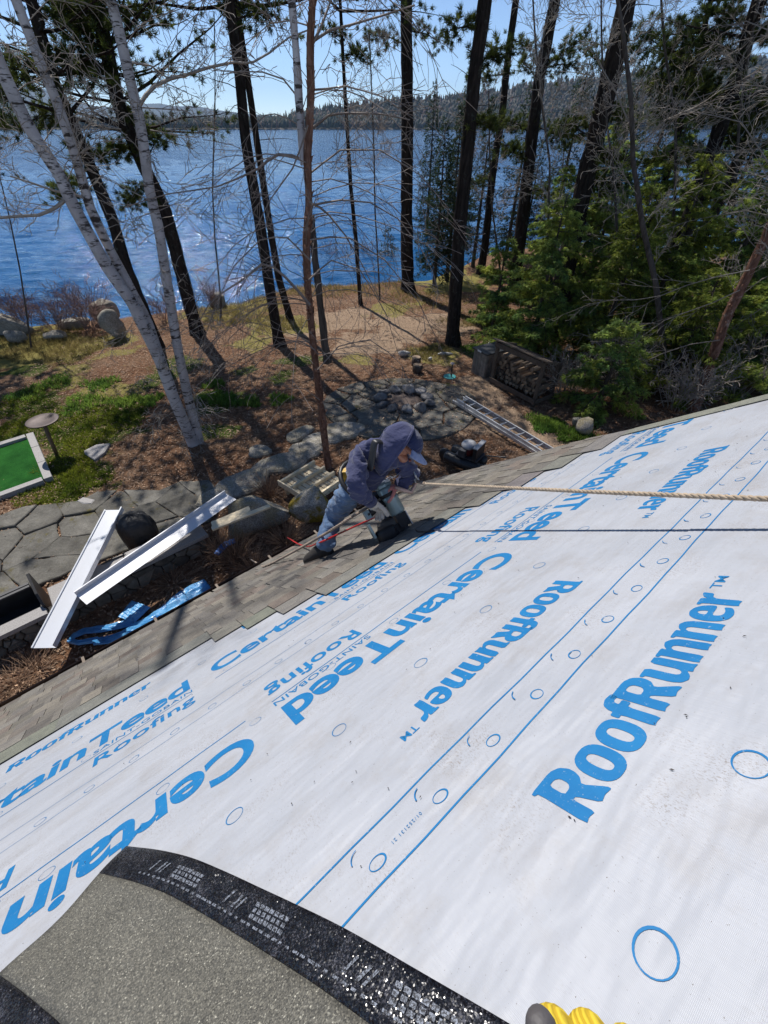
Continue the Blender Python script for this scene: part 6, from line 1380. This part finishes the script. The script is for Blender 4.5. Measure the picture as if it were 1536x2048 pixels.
# harness strap and tool belt
skin('harness_strap', [J['neck']+np.array([-.045, .0, .03]), J['ups']+np.array([-.06, -.06, .13]), J['chest']+np.array([-.04, -.16, .02])], [(0, 1), (1, 2)], [(.03, .012)]*3, m_black, worker)
pl = J['pel']; wa = nrm(J['waist']-J['pel']); b0 = nrm(np.cross(wa, (1, 0, 0))); b1 = np.cross(wa, b0); ring = [pl+wa*.02+(b0*math.cos(t)+b1*math.sin(t))*.172 for t in np.linspace(0, 2*math.pi, 25)]
MB().tube(ring, .018, 6, False).build('tool_belt', m_black, worker, True)
tb = cp(690, 962, .0037); MB().bar(tb-np.array([0, 0, .05]), tb+np.array([-.01, 0, .10]), .06, .05, (0, 1, 0)).build('tool_pouch', mat_cache('yellow_tool', (.55, .33, .02), rough=.4), worker)
t2 = cp(683, 950, .0037); MB().tube([t2-np.array([0, 0, .10]), t2+np.array([0, 0, .05])], .016, 8).build('hammer_head', mat_cache('steel', (.5, .5, .5), metal=.8, rough=.3), worker); t3 = cp(699, 950, .0037); MB().tube([t3-np.array([0, 0, .10]), t3+np.array([0, 0, .03])], .018, 8).build('red_grip', mat_cache('red_plastic', (.55, .03, .02), rough=.4), worker)
# shoes
def shoe(ank_, toe_, heel_, nm='shoe'):
    d = nrm(toe_-heel_); s = nrm(np.cross(d, NV)); up = NV; Ls = .285; c0 = heel_-d*.02-up*.028; V = []; Fs = []
    st = [(0, .030, .075, .105), (.05, .038, .085, .11), (.10, .040, .080, .115), (.15, .042, .060, .10), (.20, .047, .050, .08), (.25, .043, .042, .06), (.285, .022, .030, .038)]
    for x, hw, zt, zz in st:
        for a in np.linspace(0, 2*math.pi, 13)[:-1]: V.append(c0+d*x+s*hw*math.cos(a)+up*(.022+max(0, math.sin(a))*zz*.95))
    k = len(st)
    for j in range(k-1):
        for i in range(12): Fs.append((j*12+i, j*12+(i+1) % 12, (j+1)*12+(i+1) % 12, (j+1)*12+i))
    Fs += [tuple(range(12)), tuple(reversed(range((k-1)*12, k*12)))]
    so = mesh_np(nm, np.array(V), Fs, m_shoe, worker, True)
    P = [c0+d*x+s*hw*1.1*sg for x, hw, _, _ in st for sg in (1,)]+[c0+d*x-s*hw*1.1 for x, hw, _, _ in reversed(st)]; MB().prism(P, .024, .004, .004, up).build('sole', m_sole, worker)
shoe(J['ankL'], toe, heel)
kr = J['ankR']; shoe(kr, kr-NV*.04+nrm(kr-J['kneeR'])*.1, kr-NV*.04)
# gloves: palm, four fingers and a thumb, closed round what they hold
def hand(name, wrist, d, pn, m, parent, curl=.9, k=1.0, rad_=.0105, thumb=1, spread=1.0):
    d = nrm(d); pn = nrm(pn-d*np.dot(pn, d)); s = np.cross(d, pn)*thumb; v = [wrist, wrist+d*.045*k, wrist+d*.075*k]; r = [.028*k, (.034*k), (.033*k)]; e = [(0, 1), (1, 2)]
    for i, (off, ln, base) in enumerate(((-.032, .92, .086), (-.011, 1.05, .094), (.011, 1.0, .092), (.031, .80, .082))):
        b = wrist+d*base*k+s*off*k*spread; p = b; prev = len(v); v.append(p); r.append(rad_*1.15*k); e.append((2, prev)); a = curl*.35
        for seg in (.040, .027, .021):
            p = p+(d*math.cos(a)+pn*math.sin(a))*seg*ln*k; v.append(p); r.append(rad_*k*(1.02 if seg > .03 else .92)); e.append((prev, len(v)-1)); prev = len(v)-1; a += curl*.75
    b = wrist+d*.035*k-s*.034*k; v.append(b); r.append(.016*k); e.append((1, len(v)-1)); p = len(v)-1; q = b
    for a, seg in ((.7, .036), (.45, .03), (.25, .024)):
        q = q+(d*math.cos(a)-s*math.sin(a)+pn*.5*curl)*seg*k; v.append(q); r.append(rad_*1.12*k); e.append((p, len(v)-1)); p = len(v)-1
    return skin(name, v, e, r, m, parent, 2)
gun_top = gb+gax*.31
hand('glove', J['wrL'], hd-J['wrL'], -gax*.6+hdl*.1+np.array([.0, .5, -.2]), m_glove, worker, .95, 1.18, .013)
hand('glove', J['wrR'], cp(779, 978, .0036)-J['wrR'], np.array([-.2, -.1, -1.]), m_pink, worker, 1.25, 1.0, .012, -1)
# ---- nail gun
m_teal = mat('teal_grey_metal', (.27, .365, .385), .32, metal=.35, var=.12, bmp=.1); m_rub = mat('black_rubber', (.015, .015, .017), .55, bmp=.1)
def nail_gun():
    g0 = set(bpy.data.objects)
    root = thing('nail_gun', 'grey green coil nail gun with black magazine standing on the shingles', 'nail gun', gb); a3 = (gu, gv, gax)
    MB().lathe([(.040, .115), (.046, .125), (.047, .20), (.050, .205), (.050, .218), (.047, .222), (.048, .27), (.044, .285)], gb, a3, 20).build('cylinder', m_teal, root, True)
    MB().lathe([(.052, .2855), (.053, .30), (.046, .318), (.030, .325), (.004, .326)], gb, a3, 8).build('end_cap', m_teal, root)
    MB().lathe([(.049, .228), (.0505, .230), (.0505, .246), (.049, .248)], gb, a3, 20).build('exhaust_band', m_rub, root)
    # handle runs from the cylinder back to the glove and beyond
    p0 = gb+gax*.205+hdl*.045; p1 = p0+hdl*.115-gax*.012
    MB().tube([p0, p0*.5+p1*.5, p1], [.024, .021, .024], 12).build('handle', m_rub, root, True)
    sdv = np.cross(gax, hdl); MB().box(p1-gax*.0, .03, .045, .05, (hdl, sdv, gax)).build('air_inlet', m_teal, root); MB().box(p0+hdl*.03-gax*.038, .02, .012, .03, (hdl, sdv, gax)).build('trigger', mat_cache('red_plastic', (.55, .03, .02)), root)
    MB().box(gb+gax*.075, .062, .055, .08, (hdl, sdv, gax)).build('body_block', m_rub, root)
    MB().box(gb+gax*.022, .028, .022, .046, (hdl, sdv, gax)).build('nose', m_dark, root); MB().tube([gb+gax*.02-hdl*.045-sdv*.01, gb+gax*.11-hdl*.045-sdv*.01], .006, 6).build('depth_rod', mat_cache('steel', (.5, .5, .5)), root)
    c = gb+hdl*.115+gax*.012; MB().lathe([(.055, 0), (.060, .006), (.060, .060), (.053, .070), (.02, .074)], c, (hdl, sdv, gax), 24).build('magazine', m_rub, root, True)
    MB().box(gb+hdl*.05+gax*.045, .08, .03, .05, (hdl, sdv, gax)).build('feed_arm', m_rub, root); MB().box(c+hdl*.07+gax*.09+sdv*.01, .012, .05, .085, (hdl, sdv, gax)).build('side_plate', m_teal, root)
    root.scale = (1.3, 1.3, 1.25)
    return gb+(p1-gb)*1.28
gin = nail_gun()
# ---- safety rope: three laid strands, held off the roof by the pull of the line
def laid_rope(name, label, pts, r, m, cat='rope', pitch=.055, K=None, parent=None):
    P = np.asarray(pts, float); Ln = np.linalg.norm(np.diff(P, axis=0), axis=1).sum(); K = K or int(Ln/.011); P = resample(P, K)
    # soften the corners of the given path
    for _ in range(6): P[1:-1] = (P[:-2]+2*P[1:-1]+P[2:])/4
    T = np.gradient(P, axis=0); T /= np.linalg.norm(T, axis=1, keepdims=True); A = np.cross(T, NV); A /= np.linalg.norm(A, axis=1, keepdims=True); B = np.cross(T, A)
    s = np.concatenate([[0], np.cumsum(np.linalg.norm(np.diff(P, axis=0), axis=1))]); SS = []
    for k in range(3):
        ph = 2*math.pi*s/pitch+k*2*math.pi/3; SS.append(P+A*(np.cos(ph)*r*.52)[:, None]+B*(np.sin(ph)*r*.52)[:, None])
    V, Fq = tubes(np.array(SS), np.full((3, K), r*.56), 6); return tag(mesh_np(name, V, Fq, m, parent, True), label, cat)
m_rope = mat('tan_rope', (.42, .335, .245), .9, var=.25, scale=40, bmp=.5, bscale=220, bdist=.002); m_rope2 = mat('grey_rope', (.30, .235, .185), .9, var=.25, scale=40, bmp=.5, bscale=220, bdist=.002)
sdn = np.array(SD)
def proj(P):
    q = P-O3; dpt = q[1]*c_-q[2]*s_; return 768+F*q[0]/dpt, 1024+F*(-q[1]*s_-q[2]*c_)/dpt
def rope_over(px, py, shy):
    """point on the rope image line whose shadow falls on image row shy"""
    lo, hi = 0.0, 1.2
    best = None
    for sx in np.linspace(px-20, px+110, 261):
        Sp = rp(sx, shy, .006)
        for s in np.linspace(.02, .6, 59):
            x, y = proj(Sp+sdn*s); e = (x-px)**2+(y-py)**2
            if best is None or e < best[0]: best = (e, Sp+sdn*s)
    return best[1]
ra = rope_over(850, 967, 1061); rb_ = rope_over(1190, 984, 1059); rc = rope_over(1500, 999, 1058); rdir = nrm(rc-rb_); anchor = rc+rdir*2.2
rope_path = [ra, (ra+rb_)/2, rb_, rc, rc+rdir*.8, anchor]
laid_rope('safety_rope', 'thick tan rope stretched from the roofer across the white underlayment to the right', rope_path, .0085, m_rope)
grab = cp(833, 962, .0036); tailp = [ra, grab, cp(800, 985, .0037), cp(760, 1000, .00362), cp(700, 1036, .0036), cp(655, 1065, .00372), rp(590, 1102, .10), rp(545, 1126, .03), rp(527, 1134, .03), rp(500, 1118, -.25), rp(495, 1140, -.9)]
laid_rope('rope_tail', 'loose grey tan rope end running past the roofer down over the gutter', tailp, .0115, m_rope2)
def grab_dev():
    root = thing('rope_grab', 'shiny metal rope grab with yellow leather patch on the rope by the hands', 'rope grab', grab); ms = mat_cache('steel', (.5, .5, .5)); d = nrm(ra-grab); s = nrm(np.cross(d, NV)); u = np.cross(s, d)
    MB().box(grab+u*.02, .09, .035, .05, (d, s, u)).build('clamp_body', ms, root); ring = [grab+u*.05+d*(.05+.035*math.cos(t))+u*.045*math.sin(t) for t in np.linspace(0, 2*math.pi, 17)]; MB().tube(ring, .007, 6, False).build('ring', ms, root, True)
    V, Fc = ICO2; mesh_np('leather_patch', rockverts(V, .062, .035, .030, 77)+cp(818, 967, .0036), Fc, mat_cache('yellow_leather', (.42, .29, .12)), root, True)
    MB().tube([cp(790, 974, .0035), cp(806, 980, .0035), cp(822, 985, .00355), grab], [.014]*4, 6).build('lanyard', mat_cache('pink_webbing', (.55, .38, .32)), root, True)
grab_dev()
hose = [rp(575, 1075, .10), rp(597, 1089, .03), rp(618, 1094, .06), rp(645, 1083, .19), rp(690, 1062, .14), rp(735, 1041, .06), rp(755, 1034, .05), gin]
P = resample(np.array(hose), 60)
for _ in range(8): P[1:-1] = (P[:-2]+2*P[1:-1]+P[2:])/4
mb = MB(); mb.tube(P, .0075, 8); tag(mb.build('air_hose', mat_cache('red_hose', (.50, .025, .025), rough=.35), None, True), 'red air hose running from the gutter to the nail gun', 'hose')
P = resample(np.array([gb+EA*.06+NV*.012, rp(835, 1064, .012), rp(850, 1064, .010), rp(868, 1061, .009)]), 14); mb = MB(); mb.tube(P, .006, 8); tag(mb.build('hose_end', m_rub, None, True), 'short glossy black hose end on the shingles beside the nail gun', 'hose')
# ---- loose shingle in the foreground
def flake_normal(t, b, co, scale, k):
    """facets: every small cell leans its own way, so that some of them catch the sun"""
    v = N(t, 'ShaderNodeTexVoronoi', Scale=scale); L(t, co, v.inputs['Vector']); g = N(t, 'ShaderNodeNewGeometry')
    s = N(t, 'ShaderNodeVectorMath', operation='SUBTRACT'); L(t, v.outputs['Color'], s.inputs[0]); s.inputs[1].default_value = (.5, .5, .5)
    m_ = N(t, 'ShaderNodeVectorMath', operation='SCALE'); L(t, s.outputs[0], m_.inputs[0]); m_.inputs['Scale'].default_value = k
    a = N(t, 'ShaderNodeVectorMath', operation='ADD'); L(t, g.outputs['Normal'], a.inputs[0]); L(t, m_.outputs[0], a.inputs[1]); n = N(t, 'ShaderNodeVectorMath', operation='NORMALIZE'); L(t, a.outputs[0], n.inputs[0]); L(t, n.outputs[0], b.inputs['Normal'])
def granule_mat():
    m, t, b, out = nodes('green_grey_granules'); tc = N(t, 'ShaderNodeTexCoord'); co = tc.outputs['Object']; v = N(t, 'ShaderNodeTexVoronoi', Scale=560.0); L(t, co, v.inputs['Vector']); sp = N(t, 'ShaderNodeSeparateColor'); L(t, v.outputs['Color'], sp.inputs[0])
    c = ramp(t, sp.outputs[0], [(0, (.050, .049, .044)), (.35, (.094, .091, .079)), (.7, (.130, .124, .106)), (.9, (.18, .17, .14)), (.985, (.26, .25, .21)), (1, (.5, .48, .40))]); n = noise(t, co, 9, 4, .6); c = mixc(t, 1.0, c, ramp(t, n, [(.3, (.85, .85, .85)), (.7, (1.12, 1.12, 1.12))]), 'MULTIPLY'); L(t, c, b.inputs['Base Color']); b.inputs['Roughness'].default_value = .5; b.inputs['Specular IOR Level'].default_value = .4
    flake_normal(t, b, co, 620.0, .34); return m
def tar_mat():
    m, t, b, out = nodes('black_asphalt_strip'); tc = N(t, 'ShaderNodeTexCoord'); co = tc.outputs['Object']; n1 = noise(t, co, 620, 2, .9); n2 = noise(t, co, 28, 4, .7); n3 = noise(t, co, 300, 3, .8)
    ad = N(t, 'ShaderNodeMath', operation='MULTIPLY_ADD'); L(t, n2, ad.inputs[0]); ad.inputs[1].default_value = .55; L(t, n3, ad.inputs[2])
    c = ramp(t, ad.outputs[0], [(.66, (.003, .003, .005)), (.82, (.008, .008, .011)), (.88, (.030, .030, .038)), (1.0, (.12, .12, .14))]); L(t, c, b.inputs['Base Color'])
    b.inputs['Roughness'].default_value = .24; b.inputs['Specular IOR Level'].default_value = .6
    flake_normal(t, b, co, 480.0, .62); return m
m_gran = granule_mat(); m_tar = tar_mat()
TOPE = [(-.350, 1.299), (-.270, 1.165), (-.198, 1.040), (-.134, .910), (-.078, .785), (-.016, .640), (.034, .515), (.087, .388), (.150, .215), (.185, .10)]
def loose_shingle():
    T3 = resample(np.array([(a, b, 0) for a, b in TOPE]), 60)[:, :2]
    for _ in range(4): T3[1:-1] = (T3[:-2]+2*T3[1:-1]+T3[2:])/4
    tg = np.gradient(T3, axis=0); tg /= np.linalg.norm(tg, axis=1, keepdims=True); pr = np.stack([tg[:, 1], -tg[:, 0]], 1)
    base = thing('loose_shingle', 'loose grey green shingle with a black printed edge strip lying on the underlayment', 'shingle', R3(-.3, .9, .01))
    def hgt(i, w): s = i/59; return .010+.020*math.exp(-((s-.02)/.10)**2)*(w/.337)**2+.010*math.sin(s*7+.5)**2*(1-(w/.337)*.5)+.004*math.sin(w*30+s*5)
    def sheet(nm, w0, w1, m, dz=0.0, th=.004, nw=8, i0=0, i1=60, parent=None):
        V = []
        for i in range(i0, i1):
            for j in range(nw):
                w = w0+(w1-w0)*j/(nw-1); q = T3[i]+pr[i]*w; V.append(R3(q[0], q[1], hgt(i, w)+dz))
        k = i1-i0; ii = np.arange(k*nw).reshape(k, nw); Fq = np.stack([ii[:-1, :-1], ii[:-1, 1:], ii[1:, 1:], ii[1:, :-1]], -1).reshape(-1, 4)
        # base carries no rotation, so world vertices serve; a part of a part takes the same origin
        o = mesh_np(nm, np.array(V), Fq, m, base, True)
        if parent is not None: o.parent = parent
        if th: sm_ = o.modifiers.new('thickness', 'SOLIDIFY'); sm_.thickness = th; sm_.offset = -1
        return o
    ts = sheet('asphalt_strip', 0, .0665, m_tar, .0006); sheet('granule_face', .067, .262, m_gran, 0, nw=14); sheet('dark_band', .2625, .337, m_tar)
    # worn white print on the strip: bars and blocks too rubbed to read
    def pr_mat():
        m, t, b, out = nodes('rubbed_white_print'); tc = N(t, 'ShaderNodeTexCoord'); n = noise(t, tc.outputs['Object'], 330, 4, .85); c = ramp(t, n, [(.46, (.010, .010, .014)), (.57, (.25, .28, .34))]); L(t, c, b.inputs['Base Color']); b.inputs['Roughness'].default_value = .6; return m
    mp_ = pr_mat(); V = []; Fs = []
    def blk(s0, s1, w0, w1, sl=0.0):
        pts = []
        for s, w in ((s0, w0), (s1, w0), (s1+sl, w1), (s0+sl, w1)):
            x = min(58.9, max(0, s*59)); i = int(x); f = x-i; q = (T3[i]*(1-f)+T3[i+1]*f)+(pr[i]*(1-f)+pr[i+1]*f)*w; pts.append(R3(q[0], q[1], hgt(x, w)+.0016))
        n = len(V); V.extend(pts); Fs.append((n+3, n+2, n+1, n))
    for s0 in (.15, .355, .60):
        for k, (a, w_) in enumerate(((0, .004), (.020, .005), (.030, .004))): blk(s0+a, s0+a+w_, .020, .041, -.010)
        for q in range(3):
            for k in range(7): blk(s0+.055+k*.0105, s0+.055+k*.0105+(.0085 if q != 1 else .007), .019+q*.0085, .019+q*.0085+.006)
    for k in range(46): blk(.12+k*.014, .12+k*.014+.010*random.uniform(.5, 1.1), .048, .0515)
    po = mesh_np('print', np.array(V), Fs, mp_, base); po.parent = ts
loose_shingle()
# small debris on the sheet
r = np.random.default_rng(9); V = []; Fs = []
for k in range(170):
    u, v = r.uniform(-.5, 2.6), r.uniform(.1, 2.3); a = r.random()*6.28; l, w = r.uniform(.0015, .0048), r.uniform(.0006, .0014); c = np.array([u, v]); d = np.array([math.cos(a), math.sin(a)]); e = np.array([-d[1], d[0]]); h = .0062; n = len(V)
    for q in (c-d*l, c+e*w, c+d*l, c-e*w): V.append(R3(q[0], q[1], h))
    V.append(R3(u, v, h+.002)); Fs += [(n, n+1, n+4), (n+1, n+2, n+4), (n+2, n+3, n+4), (n+3, n, n+4)]
tag(mesh_np('debris', np.array(V), Fs, mat_cache('dark_debris', (.06, .045, .035))), kind='stuff')
# ---- photographer's gloved hand at the bottom edge
def glove_mat():
    m, t, b, out = nodes('yellow_knit'); tc = N(t, 'ShaderNodeTexCoord'); co = tc.outputs['Object']; w = N(t, 'ShaderNodeTexWave', Scale=120.0, Distortion=1.5, wave_type='BANDS', bands_direction='DIAGONAL'); L(t, co, w.inputs[0]); c = ramp(t, w.outputs['Fac'], [(.2, (.50, .33, .015)), (.7, (.68, .50, .035))]); L(t, c, b.inputs['Base Color']); b.inputs['Roughness'].default_value = .85; bump(t, b, w.outputs['Fac'], .6, .0015); return m
def my_hand():
    def q(px, py, dp): return O3+ray(px-14, py-22)*(dp/F)
    root = thing('gloved_hand', 'yellow knit glove with grey palm at the bottom edge of the picture', 'glove', q(1190, 2230, .27)); ym = glove_mat(); gm = mat_cache('grey_rubber', (.085, .078, .080), rough=.6)
    v = [q(1330, 2560, .27), q(1240, 2300, .27), q(1215, 2200, .265)]; rr = [.034, .042, .040]; e = [(0, 1), (1, 2)]
    for pts, r_ in (([(1150, 2190), (1122, 2115), (1118, 2062)], .0150), ([(1215, 2170), (1196, 2110), (1180, 2082)], .0142), ([(1285, 2190), (1275, 2140), (1262, 2112)], .0138), ([(1350, 2240), (1350, 2190), (1345, 2160)], .012), ([(1120, 2300), (1060, 2240), (1040, 2190)], .0145)):
        p = 2 if pts[0][1] < 2295 else 1
        for i, (x, y) in enumerate(pts): v.append(q(x, y, .25-.004*i)); rr.append(r_*1.0); e.append((p, len(v)-1)); p = len(v)-1
    skin('knit', v, e, rr, ym, root, 2)
    # grey dipped patch on the inner side of the first finger
    skin('palm_patch', [q(1118, 2120, .246), q(1094, 2076, .242), q(1092, 2052, .240)], [(0, 1), (1, 2)], [.0115, .0100, .0070], gm, root, 2)
my_hand()
